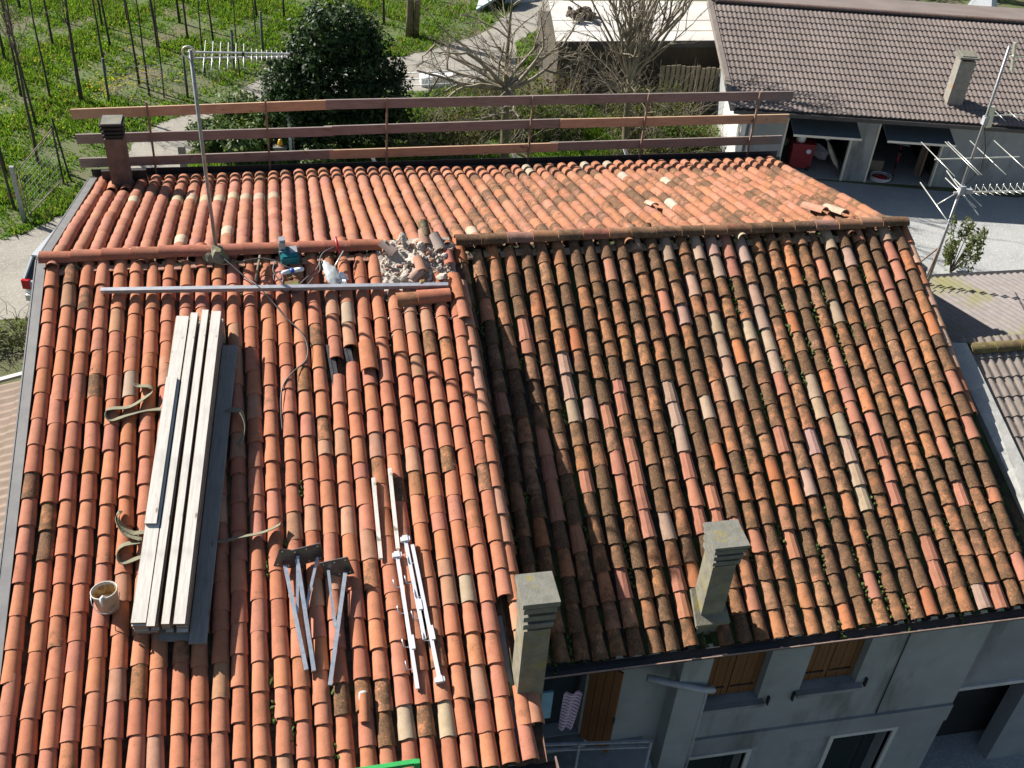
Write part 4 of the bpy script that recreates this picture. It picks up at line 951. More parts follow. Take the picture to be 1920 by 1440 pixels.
# laundry and drying frame on the right house
s = MB(); V = []
for j in range(9):
    for i in range(7): V.append((6.32+.24*i/6*(1-.03*j), -5.42+.03*math.sin(i*1.7+j*.3), 4.92-.78*j/8))
s.add(V, [(j*7+i, j*7+i+1, (j+1)*7+i+1, (j+1)*7+i) for j in range(8) for i in range(6)], True)
tag(s.build('laundry', M_STRIPE, org=(6.43, -5.42, 4.0)), 'purple striped cloth hanging under the gutter by the open shutter', 'laundry')
s = MB(); s.bb(6.02, 6.20, -5.36, -5.33, 4.35, 4.9); tag(s.build('laundry', M_CLOTHB, org=(6.1, -5.35, 4.35)), 'pale blue cloth hanging beside the near chimney', 'laundry')
s = MB(); s.bb(5.58, 7.72, -5.86, -5.055, 3.02, 3.16); s.build('balcony_slab', M_STUCCO2, house_r)
t = thing('drying_frame', (6.8, -5.65, 3.16), 'metal drying frame standing in shade on the balcony below the open shutter', 'drying frame')
for z in (4.10, 3.98):
    s = MB(); s.bar((5.9, -5.56, z), (7.52, -5.74, z), .03, .03); s.build('rail', M_STEEL, t)
for x in (6.55, 7.50):
    s = MB(); y = -5.56-.18*(x-5.9)/1.62-.02; s.bar((x, y, 3.16), (x, y, 4.12), .03, .03, (1, 0, 0)); s.build('leg', M_STEEL, t)

# ------------------------------------------------------------------ garage building
GO = (19.86, 18.0, 0); GROT = R(-12)
ga = thing('garage', GO, 'long garage building with brown concrete tile roof and two raised doors', 'garage', rotz=GROT)
ORG[ga.name] = Vector((0, 0, 0))
def gl(m, name, mat, parent=None, lab=None):
    o = m.build(name, mat, parent or ga, local=True); ORG[o.name] = Vector((0, 0, 0))
    if lab: o['label'] = lab
    return o
m = MB(); th = .25
wall_holes(m, -1.45, 14, 0, 2.62, 0, th, [(0.0, 2.36, 0, 2.25), (3.14, 5.52, 0, 2.25)])
m.bb(-1.45, 14, 5.4, 5.65, 0, 2.8); m.bb(13.75, 14, th, 5.4, 0, 2.7)
m.prism([(-1.45, .25, 0), (-1.45, 5.4, 0), (-1.45, 5.4, 2.8), (-1.45, 4.9, 3.95), (-1.45, .25, 2.62)], (.25, 0, 0))
gl(m, 'wall', M_STUCCO)
m = MB(); m.bb(-1.2, 13.7, 5.0, 5.38, .01, 2.6); m.bb(2.72, 2.82, .26, 5, 0.01, 2.6); m.bb(5.75, 5.85, .26, 5, .01, 2.6); m.bb(-1.2, 13.7, .26, 5, 2.63, 2.66); gl(m, 'dark_inner_wall', M_DARK)
m = MB(); m.bb(-1.2, 5.74, .0, 4.98, .004, .012); gl(m, 'floor', M_YARD)
for (a, b) in ((0, 2.36), (3.14, 5.52)):
    for xa in (a, b-.06): m = MB(); m.bb(xa, xa+.06, -.03, .1, 0, 2.25); gl(m, 'door_jamb', M_CREAM)
    m = MB(); m.prism([(a+.05, -.98, 1.96), (b-.05, -.98, 1.96), (b-.05, .6, 2.36), (a+.05, .6, 2.36)], (0, .01, .04)); d = gl(m, 'garage_door', M_TEALDOOR)
    m = MB(); m.bb(a+.04, b-.04, -1.01, -.985, 1.94, 2.015); gl(m, 'door_edge', M_CREAM, d)
GF = Slope((-2.3, 4.95, 4.32), (14, 4.95, 4.32), (-1.95, -.62, 2.67), (14, -.62, 2.67)); GBk = Slope((14, 5.0, 4.32), (-2.3, 5.0, 4.32), (14, 8.6, 3.72), (-2.3, 8.6, 3.72))
gm = Matrix.Translation(Vector(GO)) @ Matrix.Rotation(GROT, 4, 'Z')
o = gl(slab(GF, .12, -.04), 'roof', M_GTILE); gl(slab(GBk, .12, .03), 'back_roof', M_GTILE)
gt = wave_tile(.33, .40, 2, .036, .034, 4); gt_me = mesh_from('roof_tile', gt, M_GTILE)
its = []
for c in range(49):
    u = (c+.5)/49; p0, d, n, x, L = GF.frame(u)
    for r_ in range(16):
        s_ = L+.06-r_*.352; ay = (-d - n*.085).normalized(); az = x.cross(ay).normalized(); ax = ay.cross(az)
        if 5.2 < p0.x+d.x*s_ < 5.78 and .1 < (p0+d*s_).y < .6: continue
        M = Matrix((ax, ay, az)).transposed().to_4x4(); M.translation = p0+d*s_+n*.03
        its.append(dict(M=M, col=(1, 1, 1, 0), W=gm @ M))
vis = sorted((project(it['W'].translation)[2], i) for i, it in enumerate(its) if -10 < project(it['W'].translation)[0] < 1930 and -10 < project(it['W'].translation)[1] < 300)
pk = set(i for _, i in vis[:300])
ORG[o.name] = Vector((0, 0, 0)); place_parts('roof_tile', [its[i] for i in pk], lambda it: gt_me, o); joined('roof_tiles', [it for i, it in enumerate(its) if i not in pk], lambda it: gt, M_GTILE, o, None)
its = []
for k in range(43):
    M = Matrix.Rotation(R(-90), 4, 'Z'); M.translation = Vector((-2.35+.385*k, 4.97, 4.33)); its.append(dict(M=M, col=jitc((.17, .12, .105), .05, .2)))
place_parts('ridge_tile', its, lambda it: ME_RID, ga)
m = MB(); p0, d, n, x, L = GF.frame(0); m.prism([p0 - x*.18 + n*.06, p0 - x*.01 + n*.06, p0 + d*(L+.05) - x*.01 + n*.06, p0 + d*(L+.05) - x*.18 + n*.06], -n*.2); gl(m, 'verge_board', pmat('verge_cement', (.24, .205, .18), (.18, .155, .135), 5, .9))
m = MB(); m.bb(-2.0, 14, -.82, -.68, 2.50, 2.62); m.bb(-2.0, 14, -.68, -.62, 2.45, 2.66); gl(m, 'gutter', M_GUTTER)
m = MB(); m.bb(5.22, 5.74, .14, .60, 2.8, 4.42); ch = gl(m, 'chimney', pmat('rust_streaked_render', (.27, .255, .22), (.19, .18, .155), 6, .9, c3=(.34, .16, .05), s3=2.6, lo3=.56, hi3=.68))
m = MB(); m.bb(5.34, 5.62, .22, .50, 4.422, 4.52); gl(m, 'flue_opening', M_DARK, ch)
m = MB(); m.box((5.48, .37, 4.55), (.66, .60, .06), Matrix.Rotation(.06, 3, 'X')); m.box((5.47, .37, 4.595), (.46, .44, .04), Matrix.Rotation(.10, 3, 'X')); gl(m, 'chimney_lid', M_CAPG, ch)
m = MB(); m.prism([(-1.62, -.62, 0), (-1.62, 2.76, 0), (-1.62, 2.76, 1.63), (-1.62, -.5, 2.35), (-1.62, -.62, 2.2)], (.14, 0, 0)); gl(m, 'wing_wall', M_WHITE)
m = MB(); m.tube([(-1.2, -.74, 2.5), (-1.2, -.30, 2.2), (-1.2, -.14, 2.0), (-1.2, -.14, 0)], .06, 8); gl(m, 'drainpipe', M_WENAM)
def gw(u, v, z): return gm @ Vector((u, v, z))
# things in the garages
t = thing('red_machine', gw(.95, .85, 0), 'red metal machine standing inside the left garage', 'machine', rotz=GROT)
m = MB(); m.bb(-.38, .38, -.3, .3, .12, .95); m.bb(-.42, .42, -.34, .34, .95, 1.02); gl(m, 'body', M_REDD, t); m = MB(); m.lathe([(0, 0), (.09, 0), (.09, .03), (0, .03)], (.2, -.3, .75), 10, Matrix.Rotation(R(90), 3, 'X')); gl(m, 'dial', M_WENAM, t)
for x in (-.3, .3): m = MB(); m.lathe([(0, -.03), (.11, -.03), (.11, .03), (0, .03)], (x, -.25, .11), 10, Matrix.Rotation(R(90), 3, 'Y')); gl(m, 'wheel', M_BLACK, t)
t = thing('bucket', gw(.85, .80, 1.02), 'white bucket standing on the red machine in the left garage', 'bucket')
m = MB(); p = gw(.85, .80, 1.02); m.lathe([(0, .0), (.16, 0), (.2, .32), (.19, .32), (.15, .03), (0, .03)], p, 14); m.build('shell', M_WENAM, t)
m = MB(); m.lathe([(.203, .29), (.21, .29), (.21, .325), (.203, .325)], p, 14); m.build('rim', M_GREYP, t)
t = thing('bicycle', gw(4.4, .75, 0), 'bicycle parked inside the right garage', 'bicycle', rotz=GROT+R(70))
for x in (-.52, .52):
    m = MB(); m.torus((x, 0, .34), .32, .022, (0, 1, 0), 20, 5); wh = gl(m, 'wheel', M_BLACK, t); m = MB()
    for k in range(6): m.tube([(x, 0, .34), (x+.31*math.cos(k*1.047), 0, .34+.31*math.sin(k*1.047))], .004, 3)
    gl(m, 'spokes', M_STEEL, wh)
m = MB(); m.tube([(-.52, 0, .34), (-.1, 0, .32), (.38, 0, .78), (-.18, 0, .80), (-.1, 0, .32)], .018, 6); m.tube([(-.52, 0, .34), (-.18, 0, .80), (-.2, 0, .92)], .015, 6); m.tube([(.52, 0, .34), (.38, 0, .80), (.36, 0, 1.0)], .017, 6); gl(m, 'frame', M_RED, t)
m = MB(); m.tube([(.30, -.28, 1.02), (.36, 0, 1.0), (.30, .28, 1.02)], .013, 6); gl(m, 'handlebar', M_STEEL, t); m = MB(); m.box((-.22, 0, .95), (.26, .14, .06)); gl(m, 'saddle', M_BLACK, t)
t = thing('hose_reel', gw(3.75, .25, 0), 'dark red hose reel with pale hose on the right garage floor', 'hose', rotz=GROT)
m = MB(); m.lathe([(0, .12), (.26, .12), (.26, .02), (0, .02)], (0, 0, 0), 16); gl(m, 'drum', M_RED, t); m = MB()
for k in range(3): m.torus((0.03*k, 0, .05+.05*k), .33+.02*k, .016, (0, .05, 1), 22, 5)
gl(m, 'coil', M_WENAM, t)
s = MB(); p = gw(3.7, .9, .25); s.box(p, (.5, .35, .5), Matrix.Rotation(GROT, 3, 'Z')); tag(s.build('wooden_crate', M_FENCEW, org=gw(3.7, .9, 0)), 'small wooden crate behind the hose reel', 'crate')
for k, (u, lab) in enumerate(((5.18, 'brown board leaning at the right garage wall'), (5.32, 'yellowish board leaning next to the brown one in the garage'))):
    s = MB(); s.bar(gw(u, .8, 0), gw(u+.08, .9, 1.9), .2, .03, (1, 0, 0)); tag(s.build('leaning_board', M_RAILL if k else M_RAILD, org=gw(u, .8, 0)), lab, 'board')
for u, v, z, sz, mt, lab in ((1.7, 1.4, .45, (.5, .4, .9), M_GREYP, 'grey sack pile standing in the left garage'), (2.15, .9, .5, (.18, .2, 1.0), M_CREAM, 'pale sheet leaning by the left garage doorpost'), (.25, 1.5, .5, (.3, .3, 1.0), M_CREAM, 'pale bundle at the left garage side'), (1.5, 2.4, .7, (.5, .4, 1.3), M_FENCEW, 'brown cupboard at the back of the left garage')):
    s = MB(); s.chunk(gw(u, v, z), tuple(x*.55 for x in sz), u, 2); tag(s.build('stored_bundle', mt, org=gw(u, v, 0)), lab, 'bundle')

# ------------------------------------------------------------------ white flat-roofed shed, board fence, far clutter
sh = thing('shed', (16.8, 26.6, 0), 'low shed with large white flat roof behind the bare trees', 'shed')
m = MB(); m.bb(13.5, 20.7, 24.9, 28.6, 0, 2.2); m.build('wall', M_SHEDW, sh)
for k, (y0, y1) in enumerate(((24.55, 25.55), (25.60, 26.6), (26.65, 28.8))):
    m = MB(); x0 = 13.3+.15*(y0-24.5); m.prism([(x0, y0, 2.36+.05*k), (20.9, y0-.05, 2.36+.05*k), (21, y1-.05, 2.40+.05*k), (x0+.15*(y1-y0), y1, 2.40+.05*k)], (0, 0, .05)); m.build('roof_panel', M_FLATW, sh)
m = MB(); m.bb(13.25, 20.9, 24.46, 24.54, 2.2, 2.44); m.build('fascia', M_GUTTER, sh)
m = MB()
for k in range(26): m.chunk((14.7+random.gauss(0, .25), 26.9+random.gauss(0, .3), 2.55+random.random()*.3), (.17, .15, .09), k)
tag(m.build('leaf_litter', M_TWIG), 'brown heap of debris lying on the white shed roof', 'debris', kind='stuff')
t = thing('board_fence', (18.7, 23.6, 0), 'old vertical board fence between the shed and the garage', 'fence')
for k in range(16):
    s = MB(); x = 17.3+.19*k; s.bb(x, x+.15, 23.85-.03*k, 23.88-.03*k, 0, 1.75+random.uniform(-.05, .05)); s.build('fence_board', M_FENCEW, t)
s = MB(); s.bar((17.2, 23.92, 1.35), (20.3, 23.45, 1.35), .05, .08); s.bar((17.2, 23.92, .5), (20.3, 23.45, .5), .05, .08); s.build('fence_rail', M_FENCEW, t)
t = thing('garden_fence', (9.6, 26.2, 0), 'low white metal fence by the pale gravel behind the trees', 'fence')
for z in (.25, .5, .75):
    s = MB(); s.tube([(7.8, 25.9, z), (11.6, 26.25, z)], .022, 5); s.build('rail', M_WENAM, t)
for x in (7.8, 8.75, 9.7, 10.65, 11.6):
    s = MB(); s.tube([(x, 25.9+.092*(x-7.8), 0), (x, 25.9+.092*(x-7.8), .8)], .025, 5); s.build('post', M_WENAM, t)
s = MB(); s.bb(8.5, 9.8, 26.35, 27.0, .02, .32); tag(s.build('white_trough', M_WENAM, org=(9.15, 26.7, 0)), 'white trough standing behind the low metal fence', 'trough')
s = MB(); s.prism([(12.1, 35.0, .02), (13.6, 35.7, .6), (14.4, 36.6, .7), (13.8, 37.5, .1), (12.6, 36.6, .3)], (0, 0, .12)); tag(s.build('tarpaulin', M_TEALSH, org=(13.2, 36, 0)), 'pale teal tarpaulin heap at the far end of the gravel', 'tarpaulin')
s = MB(); s.prism([(13.6, 36.0, .02), (15.2, 36.5, .02), (14.9, 37.6, .75), (14.0, 37.4, .85)], (.05, .05, .1)); tag(s.build('tarpaulin', M_BAG, org=(14.3, 36.8, 0)), 'whitish sheet heap right of the teal tarpaulin', 'tarpaulin')
s = MB(); s.lathe([(.9, 0), (0, 1.7)], (38.5, 35.8, 0), 4, None, False); tag(s.build('white_cover', M_WENAM, org=(38.5, 35.8, 0)), 'white pointed cover beyond the garage ridge', 'cover')
t = thing('pole_stack', (40.5, 36.5, 0), 'slanting bundle of grey poles beyond the garage ridge', 'poles')
for k in range(9):
    s = MB(); s.tube([(38.0+.2*k, 37.8, 1.3-.08*k), (41.8+.15*k, 35.4, .3+.03*k)], .05, 5); s.build('pole', M_STEEL, t)

# ------------------------------------------------------------------ vegetation
def leaves(name, blobs, n, size, cols, mat, parent=None, flat=.5, long=1.8, shell=.35):
    """n leaf quads spread through ellipsoid blobs (cx,cy,cz,rx,ry,rz)"""
    b = np.array(blobs); vol = b[:, 3]*b[:, 4]*b[:, 5]; idx = rng.choice(len(b), n, p=(vol**.8)/(vol**.8).sum())
    d = rng.normal(size=(n, 3)); d /= np.linalg.norm(d, axis=1)[:, None]; rad = (shell+(1-shell)*rng.random(n))**.55
    lump = 1+.22*np.sin(d[:, 0]*6+idx)*np.sin(d[:, 1]*7+idx*2)+.15*np.sin(d[:, 2]*11+idx)
    C = b[idx, :3]+d*b[idx, 3:]*(rad*lump)[:, None]
    nrm = d*.8+rng.normal(size=(n, 3))*.65; nrm[:, 2] += flat; nrm /= np.linalg.norm(nrm, axis=1)[:, None]
    a = np.cross(nrm, rng.normal(size=(n, 3))); a /= np.linalg.norm(a, axis=1)[:, None]; c = np.cross(nrm, a)
    s = size*(.6+.8*rng.random(n))[:, None]
    V = np.stack([C-a*s*long/2, C-c*s*.42+nrm*s*.12, C+a*s*long/2, C+c*s*.42+nrm*s*.12], 1).reshape(-1, 3)
    ok = np.repeat(C[:, 2] > .03, 4)
    V[:, 2] = np.maximum(V[:, 2], .01); F = np.arange(4*n).reshape(n, 4)
    cs = np.array(cols)[rng.integers(0, len(cols), n)]*(.7+.6*rng.random(n))[:, None]; cc = np.ones((n, 4)); cc[:, :3] = cs
    return npmesh(name, V, F, mat, np.repeat(cc, 4, 0), parent)
def branchy(base, top_h, r0, fork, nb, spread, depth, seed, lean=(0, 0), up=.5, droop=0, first=(.35, 1.0), n=4, ln=1.0, dirs=None):
    """returns (trunk MB, twigs MB)"""
    rr = random.Random(seed); T, W = MB(), MB(); base = Vector(base)
    P = [base + Vector((lean[0]*t*top_h + rr.gauss(0, .03)*t, lean[1]*t*top_h + rr.gauss(0, .03)*t, t*top_h)) for t in np.linspace(0, 1, 7)]
    T.tube(P, [r0*(1-.75*t) if fork >= 1 else r0*(1-.35*t) for t in np.linspace(0, 1, 7)], 7)
    def grow(p, d, L, r, dep):
        pts = [p]; dd = d.copy(); k = 4
        for i in range(k):
            dd = (dd + Vector((rr.gauss(0, .14), rr.gauss(0, .14), rr.gauss(0, .12)+.05*up-.04*droop))).normalized(); pts.append(pts[-1]+dd*L/k)
        W.tube(pts, [max(.004, r*(1-.6*i/k)) for i in range(k+1)], n if dep > 1 else 3, cap=False)
        if dep > 0:
            for j in range(rr.randint(2, 4)):
                q = pts[rr.randint(1, k)]; nd = (dd + Vector((rr.gauss(0, .55), rr.gauss(0, .55), rr.gauss(0, .4)+.25*up))).normalized()
                grow(q, nd, L*rr.uniform(.42, .68), r*.5, dep-1)
    for j in range(nb):
        t = rr.uniform(*first) if fork >= 1 else rr.uniform(.93, 1.0)
        p = P[min(5, int(t*6))].lerp(P[min(6, int(t*6)+1)], t*6-int(t*6)); a = rr.uniform(0, 2*math.pi) if dirs is None else dirs[j % len(dirs)]+rr.gauss(0, .2)
        d = Vector((math.cos(a)*spread, math.sin(a)*spread, up+rr.uniform(-.1, .5))).normalized()
        grow(p, d, ln*rr.uniform(.7, 1.2), r0*(.38 if fork >= 1 else .5), depth)
    return T, W
# the meadow: thin bare saplings
FT = [(-3.94, 25.41, .085), (-4.69, 20.46, .06), (-5.04, 25.69, .045), (-3.44, 28.39, .05), (-3.49, 30.93, .05), (-2.04, 26.77, .05), (-1.63, 30.78, .075), (-.94, 33.71, .06), (-.53, 31.79, .05),
      (.31, 27.63, .04), (-5.66, 30.98, .055), (-4.04, 33.29, .05), (-3.05, 33.73, .05), (-4.92, 17.41, .05), (-5.53, 19.68, .06), (-1.63, 25.9, .04), (-1.09, 25.73, .035), (.51, 31.46, .045), (2.28, 34.36, .05),
      (3.45, 34.22, .05), (2.23, 32.12, .03), (1.61, 27.48, .03), (-6.09, 26.08, .05), (-5.22, 23.58, .05), (7.74, 33.5, .06), (6.0, 36.2, .06), (4.6, 37.0, .05), (.9, 36.3, .05), (-1.9, 37.2, .05), (-7.2, 29.5, .06), (-7.6, 35.5, .06), (10.4, 36.8, .06), (9.0, 39.5, .06)]
BANDS = ((16, 22, 'nearest'), (22, 26.5, 'second'), (26.5, 29.8, 'third'), (29.8, 32.8, 'fourth'), (32.8, 35, 'fifth'), (35, 45, 'farthest'))
ORDW = ('leftmost', 'second from left', 'third from left', 'fourth from left', 'fifth from left', 'sixth from left', 'seventh from left', 'eighth from left', 'ninth from left')
def sap_label(x, y):
    for a, b, nm in BANDS:
        if a <= y < b:
            k = sorted(q[0] for q in FT if a <= q[1] < b).index(x); return 'slim bare sapling in the grass, %s of the %s row' % (ORDW[k], nm)
for i, (x, y, r) in enumerate(FT):
    h = 4.6+random.random()*1.8; lab = sap_label(x, y)
    uniq = {0: 'stoutest dark bare sapling at the left edge of the board guard rail', 1: 'bare sapling with twiggy top just behind the wire gate', 13: 'thin bare sapling at the far left before the gate post', 24: 'bare sapling standing right behind the dark evergreen'}
    t = thing('young_tree', (x, y, 0), uniq.get(i, lab), 'tree', 'saplings in the meadow')
    T, W = branchy((x, y, 0), h, r, 1, 5 if i not in (1, 4, 13, 22, 23) else 13, .45, 2, 100+i, (random.gauss(0, .02), random.gauss(0, .02)), 1.0, 0, (.5, 1.0), 3, .9)
    T.build('trunk', M_BARK, t); W.build('crown', M_TWIG, t)
# stump-like ivy trunk
t = thing('tree', (8.69, 31.96, 0), 'thick grey double trunk behind the evergreen at the meadow edge', 'tree')
T, W = branchy((8.69, 31.96, 0), 5.5, .2, 1, 8, .6, 2, 77, (.01, 0), .8, 0, (.4, 1), 4, 1.3); T.tube([(8.95, 31.9, 0), (9.05, 31.9, 2.5), (9.2, 31.9, 5)], [.14, .11, .07], 7); T.build('trunk', M_BARKY, t); W.build('crown', M_TWIG, t)
# big evergreen
t = thing('evergreen_tree', (5.1, 21.2, 0), 'big dense dark evergreen behind the middle of the guard rail', 'tree')
s = MB(); s.tube([(5.1, 21.2, 0), (5.15, 21.2, 1.5), (5.1, 21.2, 4)], [.16, .13, .05], 8); s.tube([(5.1, 21.2, .6), (4.2, 21, 2.6)], [.08, .03], 6); s.tube([(5.1, 21.2, .6), (6.3, 21.1, 2.6)], [.08, .03], 6); s.build('trunk', M_BARK, t)
eb = [(3.3, 21.1, 2.5, .8, .9, .9), (3.1, 21.1, 1.6, .7, .8, .8), (5.1, 21.3, 2.4, 1.75, 1.5, 1.5), (3.9, 21.1, 2.1, 1.15, 1.1, 1.2), (6.3, 21.2, 1.9, 1.2, 1.1, 1.3), (5.0, 21.5, 3.9, 1.25, 1.2, 1.0), (5.9, 21.3, 3.6, .9, .9, .9), (4.2, 21.3, 3.3, .9, .9, .8), (5.2, 21.0, 1.0, 2.0, 1.2, .9), (6.8, 21.2, 1.0, .8, .8, .8)]
rr = random.Random(6)
for k in range(46):
    a_ = rr.uniform(0, 6.28); zz = rr.uniform(.4, 4.6); rad_ = (1.9 if zz < 2.8 else 2.1-.62*(zz-2.2))*rr.uniform(.75, 1.08); eb.append((5.0+math.cos(a_)*rad_*1.12, 21.2+math.sin(a_)*rad_*.8, zz, rr.uniform(.22, .42), rr.uniform(.22, .4), rr.uniform(.2, .4)))
leaves('crown', eb, 34000, .085, [(.022, .048, .014), (.032, .066, .018), (.016, .036, .012), (.042, .08, .024)], M_LEAFG, t, .35, 2.0)
# laurel shrubs
for i, (x, y, z, rx, ry, rz, n, lab) in enumerate(((.75, 21.3, .5, .75, .8, .6, 2200, 'glossy laurel shrub right of the path behind the antenna mast'), (1.9, 20.7, .55, .85, .8, .6, 2600, 'glossy laurel shrub between the antenna mast and the white gate post'), (1.7, 22.6, .75, .9, .9, .7, 2600, 'taller laurel shrub beside the bend of the path'), (2.7, 21.6, .7, .7, .8, .75, 2200, 'laurel shrub close to the white gate post'), (4.4, 19.6, .45, .75, .5, .5, 1300, 'low laurel shrub under the evergreen by the gutter'))):
    t = thing('laurel_shrub', (x, y, 0), lab, 'shrub', 'laurel shrubs by the path')
    s = MB(); rr = random.Random(i)
    for k in range(6): s.tube([(x, y, 0), (x+rr.uniform(-.5, .5)*rx, y+rr.uniform(-.5, .5)*ry, z+rz*.6)], [.02, .008], 4)
    s.build('stem', M_BARK, t)
    leaves('foliage', [(x, y, z, rx, ry, rz), (x+rx*.4, y-ry*.3, z*.8, rx*.6, ry*.6, rz*.7), (x-rx*.4, y+ry*.2, z*.9, rx*.6, ry*.6, rz*.7)], n, .095, [(.11, .17, .035), (.07, .125, .03), (.15, .19, .05), (.05, .09, .03)], M_LEAFG, t, .7, 2.0)
# two big bare trees
t = thing('bare_tree', (10.57, 19.83, 0), 'leafless tree with wide spreading limbs behind the guard rail centre', 'tree')
T, W = branchy((10.57, 19.83, 0), 2.7, .17, 0, 11, 1.0, 4, 31, (-.04, 0), .16, .2, n=4, ln=2.6, dirs=[3.1, 2.7, .1, -.2, 1.6, 3.4, .6, 2.2, -1.4, 4.2, 1.2])
T2, W2 = branchy((10.46, 19.83, 2.5), 3.6, .085, 1, 15, .9, 3, 32, (.0, 0), .5, 0, (.05, 1), 4, 1.7); W.v, W.f, W.sm = W.v, W.f, W.sm
k = len(W.v); W.v += W2.v; W.f += [tuple(i+k for i in f) for f in W2.f]; W.sm += W2.sm; k = len(T.v); T.v += T2.v; T.f += [tuple(i+k for i in f) for f in T2.f]; T.sm += T2.sm
T.build('trunk', M_BARKY, t); W.build('crown', M_TWIGP, t)
t = thing('bare_tree', (15.0, 19.98, 0), 'leafless tree with fan of upright shoots before the white shed roof', 'tree')
T, W = branchy((15.0, 19.98, 0), 2.8, .16, 0, 22, .62, 3, 41, (-.09, 0), 1.3, 0, n=4, ln=3.2)
T2, W2 = branchy((14.8, 19.98, 1.4), 1.6, .07, 1, 16, 1.0, 3, 42, (0, 0), .25, .5, (.1, 1), 3, 1.5); k = len(W.v); W.v += W2.v; W.f += [tuple(i+k for i in f) for f in W2.f]; W.sm += W2.sm
T.build('trunk', M_BARKY, t); W.build('crown', M_TWIGP, t)
# thickets under the bare trees
def thicket(x, y, rx, ry, rz, n, tw, label, cols, seed, size=.075):
    t = thing('thicket', (x, y, 0), label, 'bush', 'overgrown bushes behind the guard rail')
    rr = random.Random(seed); s = MB()
    for k in range(tw):
        a, b = rr.uniform(-1, 1)*rx, rr.uniform(-1, 1)*ry; p = Vector((x+a, y+b, 0)); pts = [p]; d = Vector((rr.gauss(0, .5), rr.gauss(0, .4), 1)).normalized(); L = rz*rr.uniform(.6, 1.9)
        for q in range(5): d = (d+Vector((rr.gauss(0, .22), rr.gauss(0, .22), -.10*q*rr.random()))).normalized(); pts.append(pts[-1]+d*L/5)
        s.tube(pts, [.013, .011, .009, .007, .005, .003], 3, cap=False)
    s.build('stems', M_TWIGP if seed % 2 else M_TWIG, t)
    leaves('foliage', [(x, y, rz*.5, rx, ry, rz*.7), (x-rx*.5, y, rz*.4, rx*.6, ry*.8, rz*.7), (x+rx*.5, y, rz*.45, rx*.6, ry*.8, rz*.75)], n, size, cols, M_LEAF, t, .3, 1.7, .1)
OLV = [(.10, .125, .03), (.065, .085, .022), (.13, .16, .035), (.12, .10, .04)]; DRY = [(.15, .115, .07), (.10, .08, .045), (.08, .09, .03), (.17, .14, .08)]; GRN = [(.09, .17, .025), (.13, .21, .035), (.06, .12, .02)]
thicket(8.6, 20.8, 1.3, .9, 1.2, 2200, 130, 'brown twiggy bush right of the dark evergreen', DRY+OLV, 1)
thicket(12.4, 21.6, 1.6, 1.0, 1.5, 2600, 210, 'tangled olive bush between the two leafless trees', OLV+GRN, 3)
thicket(12.0, 23.6, 2.2, .7, 1.6, 2200, 200, 'dry brushwood in front of the shed wall', DRY, 2)
thicket(16.3, 21.8, 1.6, 1.0, 1.6, 2600, 190, 'dense dark bush under the fan-shaped tree', OLV, 5)
thicket(17.2, 20.3, 1.2, .9, 1.1, 2300, 90, 'bright green bush beside the white garage wing wall', GRN+OLV, 7)
thicket(15.6, 18.9, 1.4, .8, .8, 1700, 110, 'low bramble bush just beyond the far gutter on the right', OLV+DRY, 9)
thicket(9.9, 22.4, 1.5, .8, 1.1, 1700, 120, 'olive scrub behind the wide leafless tree', OLV+GRN, 11)
thicket(36.5, 38.5, 3.5, 1.6, 1.8, 1600, 120, 'dark undergrowth beyond the garage ridge, left of the pointed cover', DRY+OLV, 13, .14)
thicket(44, 38.5, 3.5, 1.6, 2.2, 1600, 120, 'dark undergrowth at the top right corner behind the pole bundle', OLV, 15, .14)
thicket(30, 40, 3.5, 1.6, 1.6, 1400, 90, 'low brown scrub just over the garage ridge', DRY+OLV, 17, .14)
# shrub by the courtyard on the right
t = thing('oleander_shrub', (19.3, 8.3, 0), 'tall leafy shrub growing in the courtyard below the right antenna', 'shrub')
px = [(22.7, 11.2)]
t.location = (22.9, 11.3, 0); ORG[t.name] = Vector(t.location)
s = MB(); rr = random.Random(4); LB = []
for k in range(13):
    a = rr.uniform(0, 6.28); q = Vector((22.9+math.cos(a)*rr.uniform(.1, .75), 11.3+math.sin(a)*rr.uniform(.1, .6), rr.uniform(.6, 1.9))); s.tube([(22.9, 11.3, 0), q], [.02, .006], 4); LB.append((q.x, q.y, q.z*.8, .13, .13, .40))
s.build('stem', M_BARK, t); leaves('foliage', LB, 900, .07, [(.14, .17, .07), (.10, .13, .05), (.18, .19, .09)], M_LEAF, t, .1, 2.4)
s = MB(); s.prism([(20.6, 10.3, 0), (21.6, 10.7, 0), (21.4, 11.9, 0), (20.5, 11.5, 0)], (.1, .1, .55)); tag(s.build('dark_cover', M_BLACK, org=(21, 11, 0)), 'dark covered heap left of the courtyard shrub', 'cover')
# hedge at the lower left
t = thing('hedge', (-5.5, 10.4, 0), 'dark twiggy hedge along the drive at the left edge', 'hedge')
s = MB(); rr = random.Random(9)
for k in range(420):
    p = Vector((rr.uniform(-9, -1.2), rr.uniform(9.7, 10.9), rr.uniform(0, .5))); d = Vector((rr.gauss(0, .6), rr.gauss(0, .5), 1)).normalized(); s.tube([p, p+d*.3, p+d*.5+Vector((rr.gauss(0, .12), rr.gauss(0, .12), 0))], [.010, .007, .003], 3, cap=False)
s.build('stem', M_TWIG, t); leaves('foliage', [(-7+k*.8, 10.3, .3, .6, .55, .35) for k in range(8)], 2600, .06, OLV, M_LEAF, t)
